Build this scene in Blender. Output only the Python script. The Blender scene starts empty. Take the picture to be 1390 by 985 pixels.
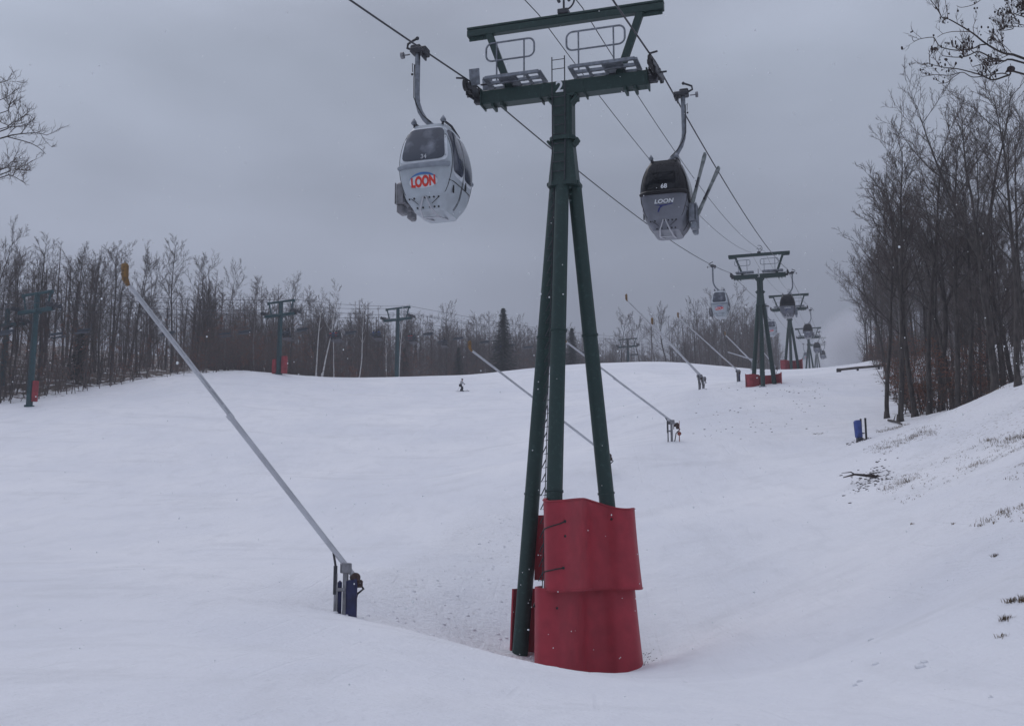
import bpy, math, random
import numpy as np
from mathutils import Vector, Matrix

R = math.radians
random.seed(7)
C = bpy.context.scene.collection
scene = bpy.context.scene

# ------------------------------------------------------------------ camera, world, sun, exposure
F, CX, CY = 1467.0, 695.0, 492.5
PITCH = R(9.5)
cam = bpy.data.cameras.new('camera')
cam.sensor_width = 36.0
cam.lens = 36.0 * F / 1390.0
cam.clip_start = 0.1
cam.clip_end = 4000
camo = bpy.data.objects.new('camera', cam)
C.objects.link(camo)
camo.location = (0, 0, 0)
camo.rotation_euler = (R(90) + PITCH, 0, 0)
scene.camera = camo

SUN_EL, SUN_AZ = R(52), R(-35)
world = bpy.data.worlds.new('World')
scene.world = world
world.use_nodes = True
wt = world.node_tree
wt.nodes.clear()
def wn(t, **k):
    n = wt.nodes.new(t)
    for a, b in k.items(): setattr(n, a, b)
    return n
wout = wn('ShaderNodeOutputWorld')
wbg = wn('ShaderNodeBackground'); wbg.inputs['Strength'].default_value = 0.10
wsky = wn('ShaderNodeTexSky', sky_type='NISHITA')
wsky.sun_disc = False
wsky.sun_elevation = SUN_EL
wsky.sun_rotation = SUN_AZ
wtc = wn('ShaderNodeTexCoord')
wsep = wn('ShaderNodeSeparateXYZ')
wt.links.new(wtc.outputs['Generated'], wsep.inputs[0])
wmap = wn('ShaderNodeMapping'); wmap.inputs['Scale'].default_value = (1.0, 1.0, 2.6)
wmap.inputs['Rotation'].default_value = (0.0, R(-12), 0.0)
wmap.inputs['Location'].default_value = (0.35, 0.2, 0.1)
wt.links.new(wtc.outputs['Generated'], wmap.inputs[0])
wno = wn('ShaderNodeTexNoise'); wno.inputs['Scale'].default_value = 2.3; wno.inputs['Detail'].default_value = 4.0
wno.inputs['Roughness'].default_value = 0.45
wt.links.new(wmap.outputs[0], wno.inputs['Vector'])
# overcast luminance: brighter towards the zenith, brighter to the left where the cloud is thin
wram = wn('ShaderNodeValToRGB')
wt.links.new(wsep.outputs['Z'], wram.inputs[0])
cr = wram.color_ramp
cr.elements[0].position = 0.0; cr.elements[0].color = (0.200, 0.215, 0.270, 1)
cr.elements[1].position = 1.0; cr.elements[1].color = (0.65, 0.68, 0.825, 1)
e = cr.elements.new(0.18); e.color = (0.232, 0.252, 0.318, 1)
e = cr.elements.new(0.42); e.color = (0.345, 0.385, 0.47, 1)
e = cr.elements.new(0.62); e.color = (0.495, 0.525, 0.645, 1)
wm1 = wn('ShaderNodeMapRange'); wm1.inputs[1].default_value = 0.3; wm1.inputs[2].default_value = 0.72
wm1.inputs[3].default_value = 0.76; wm1.inputs[4].default_value = 1.26
wt.links.new(wno.outputs['Fac'], wm1.inputs[0])
wm2 = wn('ShaderNodeMapRange'); wm2.inputs[1].default_value = -0.5; wm2.inputs[2].default_value = 0.2
wm2.inputs[3].default_value = 1.28; wm2.inputs[4].default_value = 0.98
wt.links.new(wsep.outputs['X'], wm2.inputs[0])
wmul = wn('ShaderNodeMath', operation='MULTIPLY')
wt.links.new(wm1.outputs[0], wmul.inputs[0]); wt.links.new(wm2.outputs[0], wmul.inputs[1])
wmul2 = wn('ShaderNodeMath', operation='MULTIPLY'); wmul2.inputs[1].default_value = 10.0
wt.links.new(wmul.outputs[0], wmul2.inputs[0])
wvm = wn('ShaderNodeVectorMath', operation='SCALE')
wt.links.new(wram.outputs['Color'], wvm.inputs[0]); wt.links.new(wmul2.outputs[0], wvm.inputs['Scale'])
wmix = wn('ShaderNodeMix', data_type='RGBA')
wmix.inputs['Factor'].default_value = 0.95
wt.links.new(wsky.outputs[0], wmix.inputs['A']); wt.links.new(wvm.outputs[0], wmix.inputs['B'])
wt.links.new(wmix.outputs['Result'], wbg.inputs['Color'])
wt.links.new(wbg.outputs[0], wout.inputs[0])

sl = bpy.data.lights.new('sun', 'SUN'); sl.energy = 0.5; sl.angle = R(40); sl.color = (1.0, 0.97, 0.93)
so = bpy.data.objects.new('sun', sl); C.objects.link(so)
so.rotation_euler = (R(90) - SUN_EL, 0, -SUN_AZ + math.pi)
so.location = (-40, -40, 80)

scene.view_settings.view_transform = 'Standard'
scene.view_settings.look = 'None'
scene.view_settings.exposure = 0.0
scene.view_settings.gamma = 1.0
scene.cycles.volume_bounces = 1
scene.cycles.max_bounces = 6
scene.cycles.use_denoising = True

# ------------------------------------------------------------------ helpers
def at(px, py, Y):
    dx, dy = px - CX, CY - py
    ry = F * math.cos(PITCH) - dy * math.sin(PITCH)
    rz = F * math.sin(PITCH) + dy * math.cos(PITCH)
    return Vector((dx * Y / ry, Y, rz * Y / ry))

def mat(name, col, rough=0.6, metal=0.0, noise=0.0, nscale=6.0, bump=0.0, bscale=20.0, spec=0.5, col2=None, stretch=None, coords='Object', ramp=(0.35, 0.65)):
    m = bpy.data.materials.new(name); m.use_nodes = True
    nt = m.node_tree; b = nt.nodes['Principled BSDF']
    b.inputs['Base Color'].default_value = (*col, 1)
    b.inputs['Roughness'].default_value = rough
    b.inputs['Metallic'].default_value = metal
    b.inputs['Specular IOR Level'].default_value = spec
    tc = nt.nodes.new('ShaderNodeTexCoord'); mp = nt.nodes.new('ShaderNodeMapping')
    nt.links.new(tc.outputs[coords], mp.inputs[0])
    if stretch: mp.inputs['Scale'].default_value = stretch
    if noise > 0 or col2:
        n = nt.nodes.new('ShaderNodeTexNoise'); n.inputs['Scale'].default_value = nscale; n.inputs['Detail'].default_value = 5
        nt.links.new(mp.outputs[0], n.inputs['Vector'])
        r = nt.nodes.new('ShaderNodeValToRGB')
        c2 = col2 or tuple(c * (1 + noise) for c in col)
        c1 = col if col2 else tuple(c * (1 - noise) for c in col)
        r.color_ramp.elements[0].position = ramp[0]; r.color_ramp.elements[0].color = (*c1, 1)
        r.color_ramp.elements[1].position = ramp[1]; r.color_ramp.elements[1].color = (*c2, 1)
        nt.links.new(n.outputs['Fac'], r.inputs[0]); nt.links.new(r.outputs[0], b.inputs['Base Color'])
    if bump > 0:
        n2 = nt.nodes.new('ShaderNodeTexNoise'); n2.inputs['Scale'].default_value = bscale; n2.inputs['Detail'].default_value = 4
        nt.links.new(mp.outputs[0], n2.inputs['Vector'])
        bp = nt.nodes.new('ShaderNodeBump'); bp.inputs['Strength'].default_value = 0.5; bp.inputs['Distance'].default_value = bump
        nt.links.new(n2.outputs['Fac'], bp.inputs['Height']); nt.links.new(bp.outputs[0], b.inputs['Normal'])
    return m

M = {}
M['green'] = mat('green_paint', (0.006, 0.030, 0.026), 0.5, col2=(0.022, 0.062, 0.055), ramp=(.55, .78), nscale=9.0, bump=0.002, bscale=40)
M['green_edge'] = mat('green_paint_worn', (0.02, 0.075, 0.06), 0.55, noise=0.4, nscale=8)
M['teal'] = mat('teal_paint', (0.009, 0.050, 0.058), 0.5, noise=0.25, nscale=3.0)
M['galv'] = mat('galvanised_steel', (0.20, 0.22, 0.25), 0.5, 0.6, noise=0.25, nscale=7.0)
M['alu'] = mat('pale_aluminium', (0.50, 0.51, 0.54), 0.45, 0.35, noise=0.10, nscale=1.5)
M['alu_dull'] = mat('dull_aluminium', (0.22, 0.22, 0.235), 0.5, 0.4, noise=0.3, nscale=3.0)
M['darksteel'] = mat('dark_steel', (0.045, 0.047, 0.055), 0.5, 0.4, noise=0.3, nscale=8)
M['rust'] = mat('rusty_steel', (0.06, 0.035, 0.03), 0.7, 0.2, noise=0.4, nscale=12)
M['rubber'] = mat('black_rubber', (0.015, 0.015, 0.017), 0.6, noise=0.2)
M['rope'] = mat('wire_rope', (0.05, 0.05, 0.058), 0.5, 0.5, noise=0.3, nscale=30)
M['red'] = mat('red_vinyl', (0.26, 0.014, 0.028), 0.62, nscale=2.6, bump=0.05, bscale=2.2, col2=(0.37, 0.022, 0.040), ramp=(.25, .75))
M['redold'] = mat('red_vinyl_far', (0.26, 0.02, 0.03), 0.6, noise=0.25, nscale=2)
M['bluepad'] = mat('blue_vinyl', (0.012, 0.016, 0.065), 0.55, noise=0.35, nscale=4, bump=0.01, bscale=5)
M['bluepad2'] = mat('bright_blue_vinyl', (0.03, 0.06, 0.24), 0.55, noise=0.3, nscale=4)
M['white'] = mat('white_gelcoat', (0.40, 0.445, 0.48), 0.35, noise=0.10, nscale=2.5)
M['whitetrim'] = mat('pale_trim', (0.62, 0.66, 0.70), 0.4, noise=0.08)
M['greytrim'] = mat('grey_bumper', (0.24, 0.27, 0.31), 0.5, noise=0.12)
M['silver'] = mat('silver_gelcoat', (0.17, 0.18, 0.21), 0.35, 0.2, noise=0.12, nscale=2.5)
M['blackframe'] = mat('black_frame', (0.008, 0.008, 0.010), 0.35, noise=0.2, spec=0.3)
M['glassdark'] = mat('smoked_glass', (0.006, 0.007, 0.009), 0.12, col2=(0.016, 0.018, 0.022), nscale=2.0, spec=0.25)
M['glassfrost'] = mat('frosted_glass', (0.055, 0.065, 0.085), 0.22, col2=(0.20, 0.22, 0.26), nscale=2.2, ramp=(0.48, 0.74))
M['glassside'] = mat('tinted_glass', (0.055, 0.062, 0.085), 0.12, noise=0.3, nscale=2)
M['txtwhite'] = mat('white_lettering', (0.75, 0.78, 0.8), 0.5, noise=0.05)
M['txtred'] = mat('red_lettering', (0.62, 0.035, 0.02), 0.5, noise=0.12, nscale=8)
M['valve'] = mat('rusty_red_valve', (0.22, 0.05, 0.03), 0.7, noise=.3, nscale=12)
M['txtgrey'] = mat('worn_white_lettering', (0.42, 0.44, 0.47), 0.6, noise=0.3, nscale=20)
M['seatgrey'] = mat('weathered_seat', (0.045, 0.055, 0.07), 0.8, noise=0.2, nscale=6)
M['txtblue'] = mat('blue_mark', (0.06, 0.17, 0.42), 0.5, noise=0.1)
M['txtnavy'] = mat('navy_mark', (0.02, 0.03, 0.16), 0.5, noise=0.1)
M['orange'] = mat('orange_nozzle', (0.26, 0.14, 0.04), 0.6, col2=(0.10, 0.065, 0.035), nscale=14)
M['snowy'] = mat('packed_snow', (0.78, 0.79, 0.82), 0.8, noise=0.03, bump=0.02, bscale=8)
M['wood'] = mat('dark_wood', (0.045, 0.035, 0.032), 0.85, noise=0.4, nscale=9)
M['bark'] = mat('grey_brown_bark', (0.054, 0.046, 0.042), 0.9, noise=0.45, nscale=2.2, stretch=(3, 3, .7), bump=0.02, bscale=12)
M['barklight'] = mat('pale_grey_bark', (0.15, 0.14, 0.14), 0.9, noise=0.4, nscale=2.0, stretch=(3, 3, 1.2), bump=0.02, bscale=12)
M['birch'] = mat('birch_bark', (0.12, 0.11, 0.10), 0.8, col2=(0.60, 0.59, 0.58), nscale=3.0, stretch=(1, 1, 3), ramp=(0.3, 0.45))
M['twig'] = mat('twigs', (0.070, 0.054, 0.047), 0.9, noise=0.35, nscale=0.5)
M['twiggrey'] = mat('grey_twigs', (0.105, 0.090, 0.085), 0.9, noise=0.3, nscale=0.5)
M['twigfar'] = mat('far_twigs', (0.080, 0.062, 0.055), 0.9, noise=0.35, nscale=0.08)
M['leafdead'] = mat('dead_beech_leaves', (0.15, 0.055, 0.030), 0.8, noise=0.4, nscale=1.5)
M['budleaf'] = mat('dry_bud_clusters', (0.035, 0.026, 0.026), 0.9, noise=0.3)
M['needle'] = mat('spruce_needles', (0.014, 0.024, 0.018), 0.85, noise=0.4, nscale=1.5)
M['grass'] = mat('dry_grass', (0.14, 0.10, 0.06), 0.9, noise=0.5, nscale=3)
M['skin'] = mat('skin', (0.45, 0.27, 0.2), 0.6, noise=0.05)
M['hair'] = mat('dark_hair', (0.03, 0.02, 0.015), 0.7, noise=0.2)
for nme, c in (('cloth_white', (0.42, 0.42, 0.44)), ('cloth_black', (0.012, 0.013, 0.02)), ('cloth_red', (0.30, 0.03, 0.04)),
               ('cloth_blue', (0.03, 0.07, 0.22)), ('cloth_grey', (0.14, 0.14, 0.16)), ('cloth_navy', (0.02, 0.028, 0.06))):
    M[nme] = mat(nme, c, 0.8, noise=0.2, nscale=9)

class MB:
    def __init__(s): s.v = []; s.f = []; s.sm = []
    def add(s, vs, fs, smooth=False):
        o = len(s.v); s.v += [tuple(p) for p in vs]; s.f += [tuple(i + o for i in q) for q in fs]; s.sm += [smooth] * len(fs)
    def box(s, c, size, rot=None):
        hx, hy, hz = [k / 2 for k in size]
        vs = [Vector((x, y, z)) for x in (-hx, hx) for y in (-hy, hy) for z in (-hz, hz)]
        if rot is not None: vs = [rot @ p for p in vs]
        c = Vector(c)
        s.add([p + c for p in vs], [(0, 1, 3, 2), (4, 6, 7, 5), (0, 4, 5, 1), (2, 3, 7, 6), (0, 2, 6, 4), (1, 5, 7, 3)])
        return s
    def bbox(s, c, size, bev=0.02, rot=None):   # bevelled box: three crossing slabs merged into a chamfered hull
        hx, hy, hz = [k / 2 for k in size]; b = min(bev, hx * .9, hy * .9, hz * .9)
        vs = []; c = Vector(c)
        for sx in (-1, 1):
            for sy in (-1, 1):
                for sz in (-1, 1):
                    vs += [Vector((sx * (hx - b), sy * (hy - b), sz * hz)), Vector((sx * (hx - b), sy * hy, sz * (hz - b))), Vector((sx * hx, sy * (hy - b), sz * (hz - b)))]
        if rot is not None: vs = [rot @ p for p in vs]
        def I(sx, sy, sz, k): return ((sx > 0) * 4 + (sy > 0) * 2 + (sz > 0)) * 3 + k
        fs = []
        for z in (-1, 1): fs.append([I(-1, -1, z, 0), I(1, -1, z, 0), I(1, 1, z, 0), I(-1, 1, z, 0)])
        for y in (-1, 1): fs.append([I(-1, y, -1, 1), I(1, y, -1, 1), I(1, y, 1, 1), I(-1, y, 1, 1)])
        for x in (-1, 1): fs.append([I(x, -1, -1, 2), I(x, 1, -1, 2), I(x, 1, 1, 2), I(x, -1, 1, 2)])
        for y in (-1, 1):
            for z in (-1, 1): fs.append([I(-1, y, z, 0), I(1, y, z, 0), I(1, y, z, 1), I(-1, y, z, 1)])
        for x in (-1, 1):
            for z in (-1, 1): fs.append([I(x, -1, z, 0), I(x, 1, z, 0), I(x, 1, z, 2), I(x, -1, z, 2)])
        for x in (-1, 1):
            for y in (-1, 1): fs.append([I(x, y, -1, 1), I(x, y, 1, 1), I(x, y, 1, 2), I(x, y, -1, 2)])
        for x in (-1, 1):
            for y in (-1, 1):
                for z in (-1, 1): fs.append([I(x, y, z, 0), I(x, y, z, 1), I(x, y, z, 2)])
        s.add([p + c for p in vs], fs)
        return s
    def tube(s, pts, r, seg=8, cap=True, smooth=True):
        pts = [Vector(p) for p in pts]; n = len(pts)
        rr = r if hasattr(r, '__len__') else [r] * n
        t0 = (pts[1] - pts[0]).normalized()
        a = t0.orthogonal().normalized()
        vs = []
        for i in range(n):
            t = (pts[min(i + 1, n - 1)] - pts[max(i - 1, 0)])
            if t.length < 1e-9: t = t0
            t.normalize()
            a = (a - t * a.dot(t))
            a = a.normalized() if a.length > 1e-6 else t.orthogonal().normalized()
            b = t.cross(a)
            for k in range(seg):
                w = 2 * math.pi * k / seg
                vs.append(pts[i] + (a * math.cos(w) + b * math.sin(w)) * rr[i])
        fs = []
        for i in range(n - 1):
            for k in range(seg):
                k2 = (k + 1) % seg
                fs.append((i * seg + k, i * seg + k2, (i + 1) * seg + k2, (i + 1) * seg + k))
        s.add(vs, fs, smooth)
        if cap:
            s.add(vs[:seg], [tuple(range(seg))[::-1]]); s.add(vs[-seg:], [tuple(range(seg))])
        return s
    def cyl(s, a, b, r, seg=16): return s.tube([a, b], r, seg)
    def grid(s, fn, nu, nv, smooth=True, closeu=False, flip=False):
        vs = [fn(i / nu, j / nv) for j in range(nv + 1) for i in range(nu + (0 if closeu else 1))]
        w = nu if closeu else nu + 1
        fs = []
        for j in range(nv):
            for i in range(nu):
                q = (j * w + i, j * w + (i + 1) % w, (j + 1) * w + (i + 1) % w, (j + 1) * w + i)
                fs.append(q[::-1] if flip else q)
        s.add(vs, fs, smooth); return s
    def ball(s, c, r, nu=10, nv=6, sc=(1, 1, 1)):
        c = Vector(c)
        def fn(u, v):
            th = math.pi * v; ph = 2 * math.pi * u
            return c + Vector((r * sc[0] * math.sin(th) * math.cos(ph), r * sc[1] * math.sin(th) * math.sin(ph), -r * sc[2] * math.cos(th)))
        return s.grid(fn, nu, nv, closeu=True)
    def mesh(s, name, m):
        me = bpy.data.meshes.new(name); me.from_pydata(s.v, [], s.f)
        me.polygons.foreach_set('use_smooth', s.sm)
        if m is not None: me.materials.append(m)
        me.update(); return me
    def build(s, name, m, parent=None):
        o = bpy.data.objects.new(name, s.mesh(name, m)); C.objects.link(o); o.parent = parent
        return o

def tag(o, label=None, cat=None, group=None, kind=None):
    if label: o['label'] = label
    if cat: o['category'] = cat
    if group: o['group'] = group
    if kind: o['kind'] = kind
    return o
def empty(name, loc, rz=0.0, label=None, cat=None, group=None):
    o = bpy.data.objects.new(name, None); C.objects.link(o)
    o.location = loc; o.rotation_euler = (0, 0, rz); o.empty_display_size = 0.5
    return tag(o, label, cat, group)
def kids(o): return [c for c in bpy.data.objects if c.parent == o]
def copy_tree(o, tree, parent=None, skip=()):
    c = o.copy(); C.objects.link(c); c.parent = parent
    for ch in tree.get(o.name, ()):
        if ch.name.split('.')[0] in skip: continue
        copy_tree(ch, tree, c, skip)
    return c
def treemap():
    d = {}
    for o in bpy.data.objects:
        if o.parent: d.setdefault(o.parent.name, []).append(o)
    return d
def text_mesh(s, size, off=0.0):
    cu = bpy.data.curves.new('lettering', 'FONT'); cu.body = s; cu.size = size
    cu.align_x = 'CENTER'; cu.align_y = 'CENTER'; cu.resolution_u = 3; cu.offset = off
    o = bpy.data.objects.new('lettering_source', cu); C.objects.link(o)
    dg = bpy.context.evaluated_depsgraph_get()
    me = bpy.data.meshes.new_from_object(o.evaluated_get(dg))
    bpy.data.objects.remove(o); bpy.data.curves.remove(cu)
    return me

# ------------------------------------------------------------------ terrain
RAYPTS = [
 (0,985,9.5),(350,985,10),(700,985,10.5),(1000,985,11),(1390,985,10),
 (200,900,15.5),(500,905,15.5),(700,930,16),(900,955,14),(1180,945,14.5),(1390,900,14),
 (0,850,22),(250,838,23),(440,838,24),(600,872,23),(720,897,23.5),(860,922,25),(985,926,22),(935,897,28),
 (760,904,30.5),(702,889,32.5),(845,916,31),
 (485,835,28),(600,800,36),(560,768,42),(400,795,33),(640,745,46),(700,690,54),(820,800,37),
 (1000,850,30),(1000,780,36),(1200,850,23),(1200,780,29),(1390,780,18),(1390,700,24),(1390,620,33),(1200,700,37),
 (1180,652,45),(1290,640,40),(1000,700,43),(1000,645,54),(912,599,64),(860,640,57),(820,635,58),
 (1169,598,58),(1215,570,65),(1300,556,57),(1390,515,51),(1100,570,72),(1130,535,92),(1175,515,108),
 (951,528,92),(1032,524,109),(1002,516,117),(1060,512,125),(1095,508,140),
 (0,760,42),(250,760,42),(450,770,38),
 (0,650,72),(200,650,74),(400,650,74),(600,640,78),(400,580,103),(200,585,95),(0,590,92),
 (600,580,102),(750,590,90),(800,545,120),(900,545,108),(620,530,142),(400,540,126),(200,548,112),(40,555,108),
 (380,507,146),(450,515,150),(540,512,156),(640,508,165),(750,497,165),(830,492,168),(900,491,170),(980,497,160),(1010,502,150),
 (1060,502,158),(1120,501,160),(1145,496,150),(1180,491,140),
 (270,513,132),(100,540,117),(0,548,112),
 (0,505,135),(120,505,142),(220,500,155),
]
WPTS = [(-80,0,-1.0),(0,0,-1.65),(40,0,-0.6),(0,-60,-4),(-60,-60,-4),(60,-60,0),(-120,60,6),(-120,130,30),(-30,20,-1.8),
 (60,40,9.5),(80,0,6),(70,80,16),(45,75,10.5),(62,110,20),(70,160,29),(110,200,42),(150,100,32),
 (-60,170,27),(-35,185,26.5),(-15,200,28.5),(10,205,30.5),(25,256,37),(40,300,42),(53,171,27.3),(43,171,27.0),(73,265,41),(62,265,40.5),(97,345,53),(60,380,52),
 (-100,260,44),(-20,320,48),(0,480,70),(120,480,72),(200,400,75),(-200,400,75),(300,200,80),(-300,100,30),(-300,-60,0),(300,-60,30),(0,700,90),(-400,700,100),(400,700,110),
 (95,300,48.5),(120,345,57)]
cps = [tuple(at(*p)) for p in RAYPTS] + WPTS
cp = np.array(cps, float)
SC = 50.0
def tps_phi(r2):
    r2 = np.maximum(r2, 1e-12)
    return 0.5 * r2 * np.log(r2)
P2 = cp[:, :2] / SC
d2 = ((P2[:, None] - P2[None]) ** 2).sum(-1)
n = len(cp)
A = np.zeros((n + 3, n + 3))
A[:n, :n] = tps_phi(d2) + np.eye(n) * 0.0006
A[:n, n] = 1; A[:n, n + 1:] = P2; A[n, :n] = 1; A[n + 1:, :n] = P2.T
W_ = np.linalg.solve(A, np.concatenate([cp[:, 2], [0, 0, 0]]))

rng = np.random.RandomState(3)
_G = rng.rand(256, 256)
def vnoise(x, y):
    xi = np.floor(x).astype(int); yi = np.floor(y).astype(int)
    fx = x - xi; fy = y - yi
    fx = fx * fx * (3 - 2 * fx); fy = fy * fy * (3 - 2 * fy)
    a = _G[xi % 256, yi % 256]; b = _G[(xi + 1) % 256, yi % 256]
    c = _G[xi % 256, (yi + 1) % 256]; d = _G[(xi + 1) % 256, (yi + 1) % 256]
    return (a * (1 - fx) + b * fx) * (1 - fy) + (c * (1 - fx) + d * fx) * fy - 0.5
def sstep(a, b, x):
    t = np.clip((x - a) / (b - a), 0, 1); return t * t * (3 - 2 * t)
def zones(x, y):
    # rough chewed-up snow: a band between the nearest gun and the near tower, up the fall line
    cxl = -4.2 + (y - 30) * 0.16
    rough = sstep(-3.2, -1.2, x - cxl) * (1 - sstep(0.5, 2.5, x - (1.0 + (y - 32) * 0.02)))  * sstep(26, 29, y) * (1 - sstep(50, 60, y))
    rough = np.maximum(rough, 0.55 * sstep(3, 6, x) * (1 - sstep(0, 6, x - 0.28 * y)) * sstep(60, 75, y) * (1 - sstep(110, 130, y)))
    bank = sstep(0, 9, x - (8.0 + 0.17 * (y - 20))) * (1 - sstep(62, 75, y))
    left = sstep(-4, 6, (-109 + .5 * y) - x) * sstep(90, 112, y)
    right = sstep(-0.6, 1.6, x - np.maximum(23.2, 2.6 + .31 * y)) * sstep(47, 50, y)
    isl = sstep(-2, 3, x - (-93 + .5 * y)) * sstep(-2, 3, (-18.5 + .31 * y) - x) * sstep(228, 236, y)
    litter = np.maximum(np.maximum(left, right * .66), isl)
    return rough, bank, litter
def ground(x, y):
    x = np.atleast_1d(np.asarray(x, float)); y = np.atleast_1d(np.asarray(y, float))
    z = np.empty_like(x)
    for i in range(0, len(x), 20000):
        q = np.stack([x[i:i + 20000], y[i:i + 20000]], -1) / SC
        z[i:i + 20000] = tps_phi(((q[:, None] - P2[None]) ** 2).sum(-1)) @ W_[:n] + W_[n] + q @ W_[n + 1:]
    rough, bank, litter = zones(x, y)
    z = z + 0.10 * vnoise(x / 6 + 9, y / 9) + 0.035 * vnoise(x / 1.7, y / 2.3)
    z = z + (rough * 0.10 + bank * 0.09) * vnoise(x / .55, y / .7) + rough * .05 * vnoise(x / .23, y / .3) + litter * 0.5 * vnoise(x / 2.5, y / 2.5)
    return z
def gz(x, y): return float(ground([x], [y])[0])
def gat(px, Y):
    """the ground point seen in the direction of column px at distance Y"""
    x = (px - CX) / (F * math.cos(PITCH)) * Y
    for _ in range(3):
        z = gz(x, Y)
        # depth along the camera axis
        dpt = Y * math.cos(PITCH) + z * math.sin(PITCH)
        x = (px - CX) / F * dpt
    return Vector((x, Y, gz(x, Y)))

def axis(lo, hi, s0, g, c0=0.0):
    out = [c0]; s = s0; p = c0
    while p < hi: p += s; s = min(s * g, 25) if p > c0 + 20 * 1 else s0; out.append(p)
    s = s0; p = c0
    while p > lo: p -= s; s = min(s * g, 25); out.append(p)
    return np.array(sorted(out))
xs = np.concatenate([-np.cumsum(np.minimum(25, .22 * 1.017 ** np.arange(330)))[::-1], [0], np.cumsum(np.minimum(25, .22 * 1.017 ** np.arange(330)))])
xs = xs[(xs > -420) & (xs < 420)]
ys = np.concatenate([[-60, -40, -25, -15, -8, -4, -1, 1, 3, 5, 7], 8 + np.concatenate([[0], np.cumsum(np.minimum(20, .17 * 1.0108 ** np.arange(420)))])])
ys = ys[ys < 760]
GX, GY = np.meshgrid(xs, ys)
gxf, gyf = GX.ravel(), GY.ravel()
gzf = ground(gxf, gyf)
nx, ny = len(xs), len(ys)
idx = np.arange(nx * ny).reshape(ny, nx)
quads = np.stack([idx[:-1, :-1], idx[:-1, 1:], idx[1:, 1:], idx[1:, :-1]], -1).reshape(-1, 4)
me = bpy.data.meshes.new('snow_ground')
me.vertices.add(nx * ny); me.vertices.foreach_set('co', np.stack([gxf, gyf, gzf], -1).ravel())
me.loops.add(len(quads) * 4); me.loops.foreach_set('vertex_index', quads.ravel())
me.polygons.add(len(quads)); me.polygons.foreach_set('loop_start', np.arange(len(quads)) * 4)
me.polygons.foreach_set('loop_total', np.full(len(quads), 4)); me.polygons.foreach_set('use_smooth', np.ones(len(quads), bool))
me.update(); me.validate()
zr, zb, zl = zones(gxf, gyf)
ca = me.color_attributes.new('zones', 'FLOAT_COLOR', 'POINT')
ca.data.foreach_set('color', np.stack([zr, zb, zl, np.ones_like(zr)], -1).ravel())

sm = bpy.data.materials.new('snow'); sm.use_nodes = True
nt = sm.node_tree; b = nt.nodes['Principled BSDF']
def N(t, **k):
    q = nt.nodes.new(t)
    for a_, b_ in k.items(): setattr(q, a_, b_)
    return q
L = nt.links.new
b.inputs['Roughness'].default_value = 0.75; b.inputs['Specular IOR Level'].default_value = 0.25
tc = N('ShaderNodeTexCoord')
att = N('ShaderNodeAttribute', attribute_name='zones')
sp = N('ShaderNodeSeparateColor'); L(att.outputs['Color'], sp.inputs[0])
def noise(scale, detail=4, rough=.5, stretch=None):
    q = N('ShaderNodeTexNoise'); q.inputs['Scale'].default_value = scale; q.inputs['Detail'].default_value = detail; q.inputs['Roughness'].default_value = rough
    if stretch:
        mp = N('ShaderNodeMapping'); mp.inputs['Scale'].default_value = stretch; L(tc.outputs['Object'], mp.inputs[0]); L(mp.outputs[0], q.inputs['Vector'])
    else: L(tc.outputs['Object'], q.inputs['Vector'])
    return q.outputs['Fac']
def mr(src, a0, a1, b0=0.0, b1=1.0):
    q = N('ShaderNodeMapRange'); q.inputs[1].default_value = a0; q.inputs[2].default_value = a1; q.inputs[3].default_value = b0; q.inputs[4].default_value = b1
    L(src, q.inputs[0]); return q.outputs[0]
def mth(op, a0, b0):
    q = N('ShaderNodeMath', operation=op)
    for i, s_ in enumerate((a0, b0)):
        if isinstance(s_, (int, float)): q.inputs[i].default_value = s_
        else: L(s_, q.inputs[i])
    return q.outputs[0]
def mixc(f, a0, b0):
    q = N('ShaderNodeMix', data_type='RGBA')
    if isinstance(f, float): q.inputs['Factor'].default_value = f
    else: L(f, q.inputs['Factor'])
    for k, s_ in (('A', a0), ('B', b0)):
        if isinstance(s_, tuple): q.inputs[k].default_value = (*s_, 1)
        else: L(s_, q.inputs[k])
    return q.outputs['Result']
snowc = mixc(mr(noise(.12, 5, .6, (1, .6, 1)), .35, .68), (0.74, 0.755, 0.80), (0.83, 0.835, 0.86))
snowc = mixc(mr(noise(.9, 4, .6, (1, .35, 1)), .52, .72, 0, .5), snowc, (0.68, 0.69, 0.72))
snowc = mixc(mr(noise(.28, 6, .7, (.45, 1, 1)), .54, .66, 0, .5), snowc, (0.66, 0.67, 0.70))
speck = mth('MULTIPLY', sp.outputs[0], mth('MULTIPLY', mr(noise(5.5, 4, .7, (1, .7, 1)), .55, .70, 0, .42), mr(noise(.8, 3), .35, .6, .25, 1)))
snowc = mixc(speck, snowc, (0.36, 0.345, 0.33))
gr = mth('MULTIPLY', mr(noise(.35, 3, .5), .36, .60), mr(noise(7, 4, .65, (1, .55, 1)), .57, .68))
grs = mth('MULTIPLY', sp.outputs[1], mth('MULTIPLY', gr, .8))
snowc = mixc(grs, snowc, (0.17, 0.13, 0.085))
lit = mr(mth('ADD', noise(.75, 6, .7), mth('MULTIPLY', mth('SUBTRACT', sp.outputs[2], 1.0), .34)), .38, .47)
snowc = mixc(lit, snowc, mixc(mr(noise(3, 3), .3, .7), (0.035, 0.026, 0.022), (0.085, 0.05, 0.034)))
L(snowc, b.inputs['Base Color'])
h = mth('ADD', mth('MULTIPLY', noise(2.2, 6, .62), .6), mth('MULTIPLY', noise(13, 4, .6), .16))
h = mth('ADD', h, mth('MULTIPLY', noise(.6, 3, .5, (1, .4, 1)), .8))
h = mth('ADD', h, mth('MULTIPLY', mth('MULTIPLY', sp.outputs[0], noise(5.5, 4, .7)), .65))
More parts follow.
